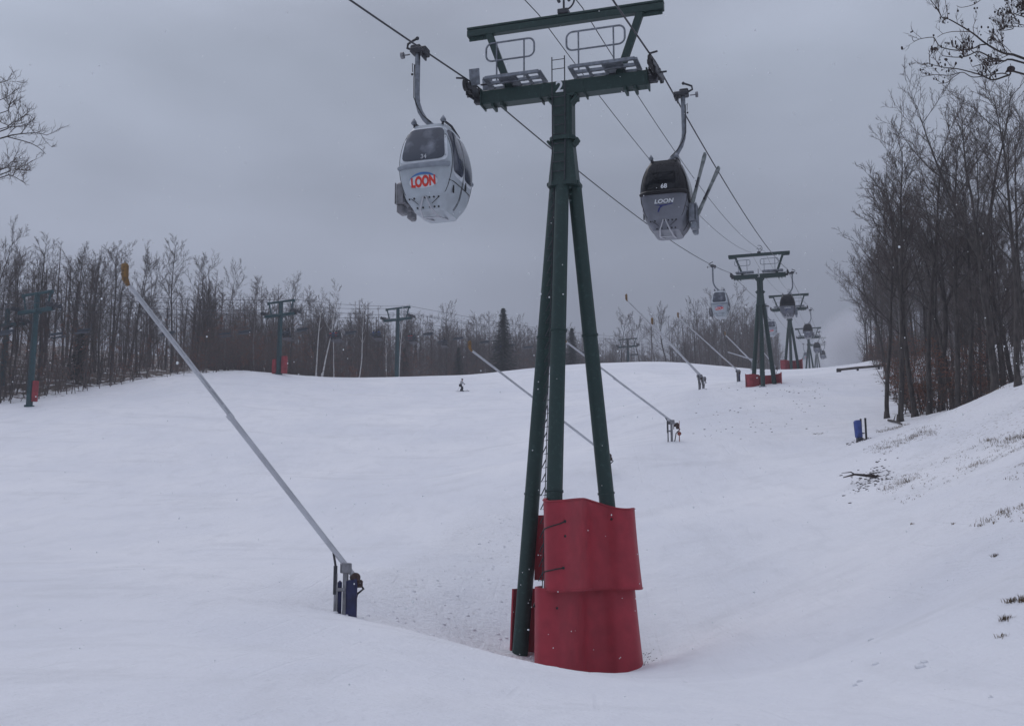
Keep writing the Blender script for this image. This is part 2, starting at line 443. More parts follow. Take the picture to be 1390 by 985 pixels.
h = mth('ADD', h, mth('MULTIPLY', mth('MULTIPLY', sp.outputs[1], noise(4.0, 4, .7)), .7))
wv = N('ShaderNodeTexWave'); wv.inputs['Scale'].default_value = .35; wv.inputs['Distortion'].default_value = 5.0; wv.inputs['Detail'].default_value = 2.0; wv.inputs['Detail Scale'].default_value = .25
mpw = N('ShaderNodeMapping'); mpw.inputs['Rotation'].default_value = (0, 0, .5); mpw.inputs['Scale'].default_value = (1, .12, 0); L(tc.outputs['Object'], mpw.inputs[0]); L(mpw.outputs[0], wv.inputs['Vector'])
grv = mth('MULTIPLY', mr(wv.outputs['Fac'], .03, .0), mr(noise(.25, 2), .48, .56))
h = mth('SUBTRACT', h, mth('MULTIPLY', grv, .07))
wc = N('ShaderNodeTexWave'); wc.inputs['Scale'].default_value = 3.2; wc.inputs['Distortion'].default_value = .6
mpc = N('ShaderNodeMapping'); mpc.inputs['Rotation'].default_value = (0, 0, .28); mpc.inputs['Scale'].default_value = (1, .05, 0); L(tc.outputs['Object'], mpc.inputs[0]); L(mpc.outputs[0], wc.inputs['Vector'])
h = mth('ADD', h, mth('MULTIPLY', mth('MULTIPLY', wc.outputs['Fac'], mr(noise(.18, 2, .5, (1, .4, 1)), .45, .62)), .025))
bp = N('ShaderNodeBump'); bp.inputs['Strength'].default_value = 0.9; bp.inputs['Distance'].default_value = 0.16
L(h, bp.inputs['Height']); L(bp.outputs[0], b.inputs['Normal'])
me.materials.append(sm)
go = bpy.data.objects.new('snow_ground', me); C.objects.link(go); tag(go, kind='structure')

# haze: one closed box of even thin air round the camera and the whole scene
hz = MB().box((0, 345, 60), (1300, 930, 180))
HZ = bpy.data.materials.new('haze'); HZ.use_nodes = True
hn = HZ.node_tree; hn.nodes.remove(hn.nodes['Principled BSDF'])
pv = hn.nodes.new('ShaderNodeVolumePrincipled'); pv.inputs['Density'].default_value = 0.00045
pv.inputs['Color'].default_value = (0.92, 0.94, 1.0, 1); pv.inputs['Anisotropy'].default_value = 0.0
hn.links.new(pv.outputs[0], hn.nodes['Material Output'].inputs['Volume'])
HAZE_ON = True
if HAZE_ON:
    zmin = float(gzf.min()) - 1.0; zmax = max(float(gzf.max()) + 25, 150.0)
    hz = MB().box((0, 350, (zmin + zmax) / 2), (1300, 900, zmax - zmin))
    tag(hz.build('haze', HZ), 'thin winter haze and falling snow air over the whole slope', 'haze', kind='stuff')

# ------------------------------------------------------------------ gondola lift line
K = 0.31
AZ = math.atan(K)
ex = Vector((math.cos(AZ), -math.sin(AZ), 0)); ey = Vector((math.sin(AZ), math.cos(AZ), 0))
def line_pt(Y, off=0.0):
    base = Vector((-8.165 + K * Y, Y, 0)); return base + ex * off
TOW = [  # Y, arm z, base z
 (31.5, 13.80, -3.35), (109.6, 27.5, 15.7), (171, 37.4, 27.3), (265, 50.8, 41.0), (345, 63.6, 53.0)]
def off_cap(x0, z0, x1, z1, r, n=6):   # rounded-rectangle loop points in xz
    pts = []
    for cx_, cz_, a0 in ((x1 - r, z1 - r, 0), (x0 + r, z1 - r, 90), (x0 + r, z0 + r, 180), (x1 - r, z0 + r, 270)):
        for k in range(n + 1):
            a_ = R(a0 + 90 * k / n); pts.append((cx_ + r * math.cos(a_), cz_ + r * math.sin(a_)))
    return pts + [pts[0]]
def sheave_train(parent, x, z, sgn, n=6, rope_slope=0.18, detail=True):
    tr = MB(); L_ = 0.42
    rot = Matrix.Rotation(math.atan(rope_slope), 3, 'X')
    def P(y, dz, dx=0): 
        q = rot @ Vector((0, y, dz)); return Vector((x + dx, q.y, z + q.z))
    half = (n - 1) / 2 * L_
    for side in (-1, 1): tr.bbox(P(0, -0.36, side * .10), (0.035, 2 * half * .72, .16), .02, rot)
    for g in (-1, 1):
        for side in (-1, 1): tr.bbox(P(g * half * .55, -0.22, side * .075), (0.03, half * .95, .14), .02, rot)
    tr.bbox((x - sgn * .22, 0, z - 0.5), (.55, .22, .22), .03)
    f = tr.build('sheave_frame', M['darksteel'], parent)
    wh = MB()
    for i in range(n):
        y = -half + i * L_
        wh.cyl(P(y, -0.20, -.045), P(y, -0.20, .045), .185, 18 if detail else 10)
        wh.cyl(P(y, -0.20, -.06), P(y, -0.20, .06), .07, 10)
    wh.build('sheave_wheels', M['rubber'], f)
    if detail:
        if sgn < 0:
            for g in (-1, 1):
                MB().bbox(P(g * half * .62, 0.12, -sgn * .17), (.34, .03, .52), .01, rot).build('catch_plate', M['galv'], f)
        for a_, b_ in ((P(0, -0.3, sgn * .1), P(0, -0.3, sgn * .32)), (P(.3, .1, -sgn * .3), P(.3, .1, -sgn * .05)), (P(half + .12, -.02, 0), P(half + .12, -.02, -sgn * .3)), (P(-half - .12, -.02, 0), P(-half - .12, .02, sgn * .25))):
            MB().cyl(a_, b_, .03).build('switch_bar', M['darksteel'], f)
    return f
def gondola_tower(Y, za, zb, label, number, a=1.5, bb=0.4, d=2.0, pads='near', seg=20):
    base = line_pt(Y); base.z = zb
    t = empty('gondola_tower', base, -AZ, label, 'lift tower', 'green gondola lift towers')
    H = za - zb; jz = H - 3.05; fz = H - 1.65
    feet = [(-a * 1.05, bb, 0), (a, bb, 0), (0, -d, 0)]; tops = [(-.29, .1, jz), (.28, .1, jz), (-.02, -.22, jz)]
    legs = []
    for ft, tp in zip(feet, tops):
        ft = Vector(ft); tp = Vector(tp); dr = (ft - tp).normalized()
        w = base + Matrix.Rotation(-AZ, 3, 'Z') @ ft
        foot = ft + dr * 1.2
        mb = MB(); mb.tube([foot, ft.lerp(tp, .5), tp], [.235, .225, .21], seg)
        for q in (.34, .67): 
            c_ = ft.lerp(tp, q); mb.tube([c_ - dr * .03, c_ + dr * .03], .25, seg)
        legs.append(mb.build('leg', M['green'], t))
        fp = MB(); fp.bbox(ft + Vector((0, 0, -.28)), (.8, .8, .5), .04); fp.cyl(ft + Vector((0, 0, -.03)), ft + Vector((0, 0, .02)), .38)
        fp.build('foot_plate', M['galv'], legs[-1])
    # splayed joint, column, flanges
    jn = MB()
    def ringpts(hw, hd, z, yo=0, c=.3):
        q = hw * c
        return [Vector(p) for p in ((-hw + q, -hd + yo, z), (hw - q, -hd + yo, z), (hw, -hd + q + yo, z), (hw, hd - q + yo, z), (hw - q, hd + yo, z), (-hw + q, hd + yo, z), (-hw, hd - q + yo, z), (-hw, -hd + q + yo, z))]
    def loft(mb, rings):
        vs = [p for r_ in rings for p in r_]; fs = []
        k_ = len(rings[0])
        for i in range(len(rings) - 1):
            for j in range(k_): fs.append((i * k_ + j, i * k_ + (j + 1) % k_, (i + 1) * k_ + (j + 1) % k_, (i + 1) * k_ + j))
        fs.append(tuple(range(k_))[::-1]); fs.append(tuple(range((len(rings) - 1) * k_, len(rings) * k_)))
        mb.add(vs, fs)
    loft(jn, [ringpts(.46, .42, jz - .12, -.02), ringpts(.43, .40, jz + .05, -.02), ringpts(.30, .30, fz)])
    for s_ in (-1, 1):
        jn.bbox((s_ * .45, 0.0, jz - .02), (.10, .5, .12), .02)
        for k in range(3): jn.cyl((s_ * .28, -.46, jz - .25 - .2 * k), (s_ * .28, -.40, jz - .25 - .2 * k), .03, 8)
    jn.build('leg_joint', M['green'], t)
    col = MB(); loft(col, [ringpts(.30, .30, fz, 0, .25), ringpts(.30, .30, H - .25, 0, .25)])
    loft(col, [ringpts(.40, .40, fz - .07, 0, .4), ringpts(.40, .40, fz + .06, 0, .4)])
    for s_ in (-1, 1):
        rt = Matrix.Rotation(s_ * R(40), 3, 'Y')
        col.bbox((s_ * .40, -.1, fz - .12), (.08, .3, .26), .02, rt); col.bbox((s_ * .36, -.1, H - .42), (.08, .34, .34), .02, rt)
    col.build('column', M['green'], t)
    arm = MB(); arm.bbox((0, 0, H), (5.3, .44, .46), .03)
    for s_ in (-1, 1):
        arm.bbox((s_ * 2.62, 0, H), (.05, .54, .56), .01)
        for k in (2.25, 1.95): arm.bbox((s_ * k, 0, H - .29), (.08, .5, .12), .01)
        arm.bbox((s_ * .7, .02, H - .05), (.05, .50, .5), .01)
    arm.bbox((0, 0, H - .28), (.86, .62, .08), .02)
    ar = arm.build('crossarm', M['green'], t)
    if number:
        tm = text_mesh(number, .50, .012)
        for v in tm.vertices: v.co = Vector((v.co.x - .08, -.236, v.co.y + H + .01))
        tm.materials.append(M['txtwhite']); to = bpy.data.objects.new('number', tm); C.objects.link(to); to.parent = ar
    # lifting frame on top
    lf = MB(); zt = H + 2.35
    lf.bbox((0, 0, zt + .08), (6.3, .26, .07), .01); lf.bbox((0, 0, zt - .08), (6.3, .24, .22), .015)
    for s_ in (-1, 1):
        lf.bbox((s_ * 2.8, 0, zt - .24), (.62, .05, .16), .02)
        for k in (2.68, 2.92): lf.cyl((s_ * k, -.05, zt - .25), (s_ * k, .05, zt - .25), .05, 10)
        p0 = Vector((s_ * 1.72, 0, H + .2)); p1 = Vector((s_ * 2.45, 0, zt - .1)); dv = p1 - p0
        rt = Matrix.Rotation(math.atan2(dv.x, dv.z), 3, 'Y')
        lf.bbox((p0 + p1) / 2, (.22, .2, dv.length), .02, rt)
    lf.build('lifting_frame', M['green'], t)
    cb = MB(); cb.bbox((0.02, 0, zt + .2), (.34, .34, .16), .02); cb.tube([(.02, 0, zt + .2), (.02, 0, zt + .62)], .035, 8)
    cb.tube([(.02 + .34 * math.sin(w), 0, zt + .62 - .34 * math.cos(w)) for w in np.linspace(R(-10), R(200), 14)], .03, 6)
    for s_ in (-1, 1): cb.cyl((.02 + s_ * .16, -.04, zt + .62), (.02 + s_ * .16, .04, zt + .62), .055, 10)
    cb.build('cable_bracket', M['darksteel'], t)
    # catwalks and hoop rails
    for x0, x1, r0, r1, p0, p1 in ((-2.35, -.62, -2.5, -.92, -2.15, -1.25), (.36, 2.35, .12, 1.95, .5, 1.6)):
        cw = MB(); z0 = H + .42
        for yy in (-.66, -.24, .18): cw.bbox(((x0 + x1) / 2, yy, z0), (x1 - x0, .09, .10), .01)
        k = x0
        while k <= x1 + .01:
            cw.bbox((k, -.24, z0), (.14 if abs(k - x0) < .01 or k > x1 - .3 else .09, .86, .07), .01); k += (x1 - x0) / 4
        cw.bbox(((x0 * .6 + x1 * .4) if x0 < 0 else (x0 * .35 + x1 * .65), -.24, z0 + .01), (.55, .80, .05), .01)
        c_ = cw.build('catwalk', M['galv'], t)
        rl = MB(); lp = off_cap(r0, H + 1.22, r1, H + 1.82, .2)
        rl.tube([(p[0], -.1, p[1]) for p in lp], .032, 6)
        for q in (p0, p1): rl.tube([(q, -.1, z0), (q, -.1, H + 1.82)], .03, 6)
        rl.build('guard_rail', M['galv'], c_)
    for s_ in (-1, 1): sheave_train(t, s_ * 2.86, H + .50, s_, detail=(Y < 60))
    # ladder: stand-off rungs up the near leg, then side rails up the column
    ld = MB(); ft = Vector(feet[2]); tp = Vector(tops[2])
    if Y < 60:
        nr = 34
        for k in range(nr):
            c_ = ft.lerp(tp, .06 + .93 * k / nr) + Vector((-.215, .02, 0))
            ld.tube([c_, c_ + Vector((-.17, -.03, -.03)), c_ + Vector((-.05, .0, .22))], .018, 5)
        ld.tube([ft + Vector((-.25, .02, 1)), tp + Vector((-.25, .02, 0))], .014, 5)
        for s_ in (-.2, .2): ld.tube([(s_ - .08, -.47, jz), (s_ - .08, -.36, fz), (s_ - .08, -.36, H + .95)], .02, 6)
        for k in range(13):
            z_ = jz + .3 + k * .3
            if abs(z_ - H) < .27: continue
            y_ = -.36 - .11 * max(0, (fz - z_) / (fz - jz))
            ld.tube([(-.28, y_, z_), (.12, y_, z_)], .014, 5)
        ld.build('ladder', M['darksteel'], t)
    else:
        ld.tube([ft + Vector((-.25, -.1, 1)), tp + Vector((-.1, -.2, 0)), (-.1, -.4, H + .7)], .03, 5); ld.build('ladder', M['darksteel'], t)
    return t, H
def sheet(path, z0, z1, thick, wob, nm, m, parent, tilt=(0, 0), seed=1, flare=0.0, bulge=0.0):
    """a hanging padded sheet: plan path of (x,y), swept from z0 to z1; z may be functions of the arc parameter"""
    rn = random.Random(seed)
    pts = [Vector((p[0], p[1], 0)) for p in path]
    # catmull-rom resample
    out = []
    for i in range(len(pts) - 1):
        a_, b_, c_, d_ = pts[max(i - 1, 0)], pts[i], pts[i + 1], pts[min(i + 2, len(pts) - 1)]
        for k in range(8):
            t = k / 8
            out.append(.5 * ((2 * b_) + (-a_ + c_) * t + (2 * a_ - 5 * b_ + 4 * c_ - d_) * t * t + (-a_ + 3 * b_ - 3 * c_ + d_) * t ** 3))
    out.append(pts[-1])
    mb = MB(); nu = len(out) - 1; nv = 8
    ph = [rn.uniform(0, 6) for _ in range(4)]
    def S(u, v, o):
        i = min(int(round(u * nu)), nu); p = out[i]
        tg = (out[min(i + 1, nu)] - out[max(i - 1, 0)]).normalized(); nrm = Vector((tg.y, -tg.x, 0))
        zz = z0(u) * (1 - v) + z1(u) * v
        w = wob * (math.sin(7 * u + ph[0] + 2 * v) + .5 * math.sin(15 * u + ph[1] - 3 * v))
        return p + nrm * (o + w + bulge * math.sin(v * math.pi)) + Vector((tilt[0] * zz - flare * zz * u, tilt[1] * zz, zz))
    mb.grid(lambda u, v: S(u, v, 0), nu, nv); mb.grid(lambda u, v: S(u, v, -thick), nu, nv, flip=True)
    mb.grid(lambda u, v: S(u, 1, -thick * v), nu, 1, smooth=False); mb.grid(lambda u, v: S(u, 0, -thick * v), nu, 1, smooth=False, flip=True)
    mb.grid(lambda u, v: S(0, u, -thick * v), nv, 1, smooth=False, flip=True); mb.grid(lambda u, v: S(1, u, -thick * v), nv, 1, smooth=False)
    return mb.build(nm, m, parent), S

TLAB = ['tall green three legged gondola tower numbered 2 with big red pads round its feet',
        'green gondola tower standing on the crest right of the snow guns with low red pads',
        'green gondola tower half behind the crest, partly hidden by a dark cabin',
        'small distant green gondola tower with three bare legs below the crest line',
        'farthest and faintest green gondola tower fading into the mist']
tower_objs = []
for i, (Y, za, zb) in enumerate(TOW):
    if i == 0: t, H = gondola_tower(Y, za, zb, TLAB[0], '2')
    else: t, H = gondola_tower(Y, za, zb, TLAB[i], '3' if i == 1 else None, a=1.08, bb=.45, d=1.3, seg=10)
    tower_objs.append(t)
T2 = tower_objs[0]
# red pads on the near tower: two big sheets round the near and right legs, two narrow ones behind the left leg
def const(z): return lambda u: z
pth = [(-.52, -1.55), (-.50, -2.05), (-.20, -2.50), (.28, -2.38), (.60, -1.52), (.74, -.70), (1.12, -.36), (1.60, -.34), (2.0, -.02), (2.05, .5)]
def shr(p, k, dx=0, dy=0): return [((x - .6) * k + .6 + dx, (y + .9) * k - .9 + dy) for x, y in p]
lo, S_lo = sheet(shr(pth, .97, .04), lambda u: -.25 - .30 * u, lambda u: 2.22 - .1 * u, .07, .02, 'pad_sheet', M['red'], T2, tilt=(.0, .055), seed=3, flare=.10)
up, S_up = sheet(shr(pth, .96, .30, -.10), lambda u: 2.10 - .02 * u, lambda u: 4.50 + .12 * math.sin(3.3 * u + .3) - .12 * u + .07 * math.cos(12 * u), .07, .024, 'pad_sheet', M['red'], T2, tilt=(.0, .06), seed=5, flare=.10)
lo['label'] = 'lower red pad sheet touching the snow'; up['label'] = 'upper red pad sheet overlapping the lower one'
l2 = [(-1.86, .45), (-1.65, .85), (-1.2, .92), (-.75, .55), (-.55, -.2), (-.45, -1.0)]
s1, _ = sheet(l2, const(.0), const(2.05), .06, .01, 'pad_sheet', M['red'], T2, tilt=(.05, 0), seed=7)
s2, _ = sheet([(x * .80 + .05, y * .9) for x, y in l2[1:]], const(2.3), const(4.2), .06, .01, 'pad_sheet', M['red'], T2, tilt=(.02, 0), seed=8)
s1['label'] = 'narrow lower red sheet behind the left leg'; s2['label'] = 'narrow upper red sheet behind the left leg'
def strap(S, u0, u1, v0, v1):
    mb = MB(); pts = [S(u0 + (u1 - u0) * k / 8, v0 + (v1 - v0) * k / 8, .018) for k in range(9)]
    mb.tube(pts, .018, 6); mb.ball(pts[-1], .04, 8, 5); return mb
strap(S_up, .02, .34, .60, .76).build('strap', M['rubber'], up)
strap(S_up, .02, .32, .17, .26).build('strap', M['rubber'], up)
strap(S_lo, .05, .36, .03, .10).build('strap', M['rubber'], lo)
strap(S_lo, .03, .13, .84, .80).build('strap', M['rubber'], lo)
for S, par in ((S_up, up), (S_lo, lo)):
    hem = MB()
    for v_ in ((.985, .02) if S is S_up else (.03,)):
        hem.tube([S(k / 40, v_, .012) for k in range(41)], .016, 5)
    hem.build('hem', M['red'], par)
for S, par, u, v in ((S_up, up, .34, .60), (S_lo, lo, .34, .80), (S_up, up, .72, .84)):
    MB().ball(S(u, v, .01), .035, 8, 5).build('grommet', M['rubber'], par)
# pads behind the legs of the next two towers
for tt, hh, w in ((tower_objs[1], 1.55, 1.0), (tower_objs[2], 1.9, .95)):
    pp = [(-1.75 * w, -.2), (-1.7 * w, .7), (-.9 * w, 1.0), (0, .85), (.9 * w, 1.0), (1.65 * w, .7), (1.7 * w, -.2)]
    s_, _ = sheet(pp, lambda u: -.25, lambda u, hh=hh: hh + .08 * math.sin(9 * u), .08, .015, 'pad_sheet', M['redold'], tt, seed=11)
    f_, _ = sheet([(-1.7 * w, -.3), (-1.05 * w, -.55), (-.45 * w, .2)], lambda u: -.25, lambda u, hh=hh: hh * .95, .08, .01, 'pad_sheet', M['redold'], tt, seed=12)

# ropes
def catenary(p0, p1, sag, n=24):
    return [p0.lerp(p1, k / n) - Vector((0, 0, 4 * sag * (k / n) * (1 - k / n))) for k in range(n + 1)]
def support(i, off, dz):
    Y, za, zb = TOW[i]; p = line_pt(Y, off); p.z = za + dz; return p
def rope_path(off, dz, sag, start, end):
    nodes = [start] + [support(i, off, dz) for i in range(len(TOW))] + [end]
    pts = []
    for a_, b_ in zip(nodes[:-1], nodes[1:]):
        L_ = (b_ - a_).length; seg = catenary(a_, b_, sag * (L_ / 78) ** 2 if L_ < 90 else sag * L_ / 78, 40)
        pts += seg[:-1]
    return pts + [nodes[-1]]
def endpt(off, Y, z): p = line_pt(Y, off); p.z = z; return p
RL = rope_path(-2.86, .52, .75, endpt(-2.86, -26, 4.6), endpt(-2.86, 470, 84))
RR = rope_path(2.86, .52, .75, endpt(2.86, -26, 4.6), endpt(2.86, 470, 84))
ro = MB().tube(RL, .026, 6).build('haul_rope', M['rope']); tag(ro, 'left haul rope of the gondola, carrying the white cabins', 'steel rope', 'gondola haul ropes')
ro = MB().tube(RR, .026, 6).build('haul_rope', M['rope']); tag(ro, 'right haul rope of the gondola, carrying the dark cabins', 'steel rope', 'gondola haul ropes')
for off, lab in ((-.8, 'thin cable over the tower tops, the left of the two'), (.62, 'thin cable over the tower tops, the right of the two')):
    pts = rope_path(off, 2.62, 1.3, endpt(off, -26, 8.2), endpt(off, 470, 87))
    tag(MB().tube(pts, .016, 5).build('communication_cable', M['rope']), lab, 'cable', 'cables along the tower tops')
def rope_at(pts, Y):
    for a_, b_ in zip(pts[:-1], pts[1:]):
        if a_.y <= Y <= b_.y: return a_.lerp(b_, (Y - a_.y) / (b_.y - a_.y))

# ------------------------------------------------------------------ gondola cabins
HC, WC, LC = 2.35, 1.60, 2.0     # cabin height, width, length
def prof(z):   # half-width factor with height 0..HC
    t = z / HC
    ks = [(0, .52), (.05, .64), (.13, .80), (.2, .86), (.38, .97), (.5, 1.0), (.62, .985), (.78, .90), (.9, .77), (.97, .68), (1, .58)]
    for (a_, fa), (b_, fb) in zip(ks[:-1], ks[1:]):
        if a_ <= t <= b_: 
            q = (t - a_) / (b_ - a_); return fa + (fb - fa) * q
    return .58
def profs(z): return (prof(max(0, z - .09)) + prof(z) + prof(min(HC, z + .09))) / 3
def profy(z): return .80 * profs(z) + .20 * (1 - .12 * (z / HC - .42) ** 2 * 4)
def hw(z): return WC / 2 * profs(z)
def hl(z): return LC / 2 * profy(z)
NE = 5.4
def endy(x, z, o=0.0):
    w = hw(z); q = min(abs(x) / w, .999); return -(hl(z) * (1 - q ** NE) ** (1 / NE) + o)
def sidex(y, z, o=0.0):
    l = hl(z); q = min(abs(y) / l, .999); return hw(z) * (1 - q ** NE) ** (1 / NE) + o
def cabin(kind, sgn, label, pos_only=False):
    """local: origin at the rope; x lateral (outer side = sgn), -y end faces downhill"""
    root = empty('gondola_cabin', (0, 0, 0), 0, label, 'gondola cabin', 'gondola cabins on the haul ropes')
    zt = -2.42; z0 = zt - HC     # roof and floor under the rope
    white = kind == 'white'
    body_m = M['white'] if white else M['silver']
    def ring(u, z):
        th = 2 * math.pi * u; c_, s_ = math.cos(th), math.sin(th)
        k = 2 / NE
        return Vector((hw(z) * abs(c_) ** k * (1 if c_ > 0 else -1), hl(z) * abs(s_) ** k * (1 if s_ > 0 else -1), z + z0))
    mb = MB(); nz = 30
    split = HC * (.0 if white else .50)
    zl = np.linspace(0, HC if white else split, nz)
    mb.grid(lambda u, v: ring(u, (HC if white else split) * v), 56, nz, closeu=True)
    mb.grid(lambda u, v: Vector((ring(u, 0).x * v, ring(u, 0).y * v, z0)), 56, 4, closeu=True)
    if white: mb.grid(lambda u, v: Vector((ring(u, HC).x * (1 - v), ring(u, HC).y * (1 - v), zt + .03 * v)), 56, 4, closeu=True)
    ho = MB()
    for sy in (1, -1):
        for zz, xx in ((.27, (-.5, -.34, .0, .14, .28, .42)), (.05, (-.30, -.12, .1, .24, .36))):
            for x in xx:
                x *= .9; y = endy(x, zz, .0) * sy
                ho.tube([(x, y + .012 * (1 if y > 0 else -1), zz + z0), (x, y - .03 * (1 if y > 0 else -1), zz + z0)], .027, 8)
    nf_ = len(mb.f); mb.add(ho.v, ho.f)
    body = mb.build('body', body_m, root); body.data.materials.append(M['rubber'])
    for p in body.data.polygons[nf_:]: p.material_index = 1
    if not white:
        mb = MB(); mb.grid(lambda u, v: ring(u, split + (HC - split) * v), 56, nz, closeu=True)
        mb.grid(lambda u, v: Vector((ring(u, HC).x * (1 - v), ring(u, HC).y * (1 - v), zt + .03 * v)), 56, 4, closeu=True)
        mb.build('upper_shell', M['blackframe'], root)
    # end windows (both ends), superellipse outline
    def patch_end(x0, x1, za, zb, o, e_=5.0, sy=1, nu=14, nv=10, trap=0.0):
        g = MB()
        def fn(u, v):
            a_, b_ = 2 * u - 1, 2 * v - 1
            # square to rounded square
            m_ = (abs(a_) ** e_ + abs(b_) ** e_) ** (1 / e_); mx = max(abs(a_), abs(b_))
            if m_ > 1e-6: a_, b_ = a_ * mx / m_, b_ * mx / m_
            zz = (za + zb) / 2 + (zb - za) / 2 * b_
            xx = (x0 + x1) / 2 + (x1 - x0) / 2 * a_ * (1 - trap * (b_ + 1) / 2)
            return Vector((xx, endy(xx, zz, o) * (1 if sy > 0 else -1), zz + z0))
        g.grid(fn, nu, nv, flip=(sy < 0)); return g
    def patch_side(y0, y1, za, zb, o, sx, e_=5.0, trap=0.0):
        g = MB()
        def fn(u, v):
            a_, b_ = 2 * u - 1, 2 * v - 1
            m_ = (abs(a_) ** e_ + abs(b_) ** e_) ** (1 / e_); mx = max(abs(a_), abs(b_))
            if m_ > 1e-6: a_, b_ = a_ * mx / m_, b_ * mx / m_
            zz = (za + zb) / 2 + (zb - za) / 2 * b_
            yy = (y0 + y1) / 2 + (y1 - y0) / 2 * a_ * (1 - trap * (b_ + 1) / 2)
            return Vector((sx * sidex(yy, zz, o), yy, zz + z0))
        g.grid(fn, 12, 12, flip=(sx < 0)); return g
    for sy in (1, -1):
        if white:
            w_ = patch_end(-.70, .70, HC * .50, HC * .955, .008, 7, sy, trap=.2).build('window_surround', M['whitetrim'], root)
            patch_end(-.63, .63, HC * .525, HC * .935, .018, 7, sy, trap=.2).build('window', M['glassfrost'], w_)
            bm = MB(); zz = HC * .47
            bm.tube([(x, endy(x, zz, .02) * sy, zz + z0) for x in np.linspace(-.71, .71, 15)], .07, 8); bm.build('bumper', M['greytrim'], root)
        else:
            patch_end(-.62, .62, HC * .535, HC * .945, .010, 6, sy, trap=.26).build('window', M['glassdark'], root)
            bm = MB(); zz = HC * .495
            bm.tube([(x, endy(x, zz, .01) * sy, zz + z0) for x in np.linspace(-.74, .74, 15)], .07, 8); bm.build('bumper', M['blackframe'], root)
    for sx in (1, -1):
        gm = M['glassside'] if white else M['glassdark']
        fr = patch_side(-.80, .80, HC * .36, HC * .95, .006, sx, 6, .3).build('side_frame', M['whitetrim'] if white else M['blackframe'], root)
        patch_side(-.74, -.05, HC * .40, HC * .92, .014, sx, 6, .0).build('window', gm, fr)
        patch_side(.05, .74, HC * .40, HC * .92, .014, sx, 6, .0).build('window', gm, fr)
        seam = MB()
        for yy in (-.03, .03, -.78, .78): seam.tube([(sx * sidex(yy * (1 - .0 * z_), z_, .004), yy, z_ + z0) for z_ in np.linspace(.1, HC * .9, 14)], .010, 4, False)
        for zz in (HC * .30,): seam.tube([(sx * sidex(y_, zz, .004), y_, zz + z0) for y_ in np.linspace(-.8, .8, 10)], .012, 4, False)
        seam.build('door_seam', M['rubber'], root)
        for yy, zz in ((.2, HC * .34), (-.55, HC * .22)): MB().bbox((sx * sidex(yy, zz, .02), yy, zz + z0), (.04, .05, .22), .01).build('door_handle', M['rubber'], root)
    # underside: skirt with vent holes, step frame
    st = MB()
    for s_ in (-1, 1): st.tube([(s_ * .03, -hl(.3) - .02, z0 + .30), (s_ * .16, -hl(.0) - .12, z0 - .02), (s_ * .22, -.35, z0 - .14)], .024, 6)
    st.tube([(-.22, -.35, z0 - .14), (.22, -.35, z0 - .14)], .024, 6); st.tube([(-.22, -.35, z0 - .14), (-.2, .4, z0)], .024, 6); st.tube([(.22, -.35, z0 - .14), (.2, .4, z0)], .024, 6)
    st.build('guide_frame', M['alu'], root)
    # roof: corner lamps, side rail
    rf = MB()
    for sx in (-1, 1):
        rf.tube([(sx * .40, -.62, zt - .03), (sx * .42, -.60, zt + .10), (sx * .42, .0, zt + .16), (sx * .42, .62, zt + .04)], .035, 7)
    rf.bbox((0, 0, zt + .06), (.5, .6, .1), .02)
    rr_ = rf.build('roof_rack', M['darksteel'], root)
    lp = MB()
    for sx in (-1, 1): lp.tube([(sx * .42, -.62, zt + .05), (sx * .42, -.62, zt + .10), (sx * .42, -.62, zt + .16), (sx * .42, -.62, zt + .24)], [.05, .085, .06, .006], 10)
    lp.build('roof_buffer', M['galv'], rr_)
    # hanger arm
    hx = sgn * .26; bx_ = -sgn * .34
    pts = [(hx, 0, .02), (hx, 0, -.5), (hx, 0, -1.22), (hx * .93, 0, -1.47), (hx * .60, 0, -1.74), (hx * .05, 0, -1.98), (bx_ * .6, 0, -2.19), (bx_, 0, zt + .06)]
    hg = MB().tube(pts, [.075, .075, .072, .072, .075, .075, .08, .09], 12).build('hanger_arm', M['galv'], root)
    cbm = MB().tube([(hx * 1.3, -.04, -.35), (hx * 1.32, -.05, -.8), (hx * 1.28, -.06, -1.32), (hx * .8, -.09, -1.62), (hx * .2, -.09, -1.88), (bx_ * .6, -.09, -2.12)], .014, 5)
    cbm.tube([(hx * 1.3, -.04, -.35), (hx * 1.55, -.04, -.30), (hx * 1.5, -.04, -.55)], .012, 5); cbm.ball((hx * 1.55, -.04, -.62), .035, 8, 5)
    cbm.build('door_cable', M['rubber'], hg)
    gp = MB(); gp.bbox((sgn * .20, 0, .06), (.50, .34, .16), .04); gp.bbox((sgn * .30, .0, .17), (.3, .24, .12), .03)
    gp.bbox((sgn * .03, 0, -.02), (.12, .40, .12), .02); gp.bbox((sgn * .07, 0, -.12), (.05, .30, .14), .01)
    gp.tube([(sgn * .42, 0, .12), (sgn * .58, 0, .20), (sgn * .56, 0, .32), (sgn * .40, 0, .40), (sgn * .30, 0, .44)], .035, 7); gp.ball((sgn * .28, 0, .45), .055, 8, 6)
    g_ = gp.build('grip', M['darksteel'], root)
    wl = MB(); wl.cyl((sgn * .5, 0, .0), (sgn * .74, 0, .0), .022, 8); wl.cyl((sgn * .68, 0, .0), (sgn * .76, 0, .0), .095, 16); wl.build('roller_wheel', M['alu_dull'], g_)
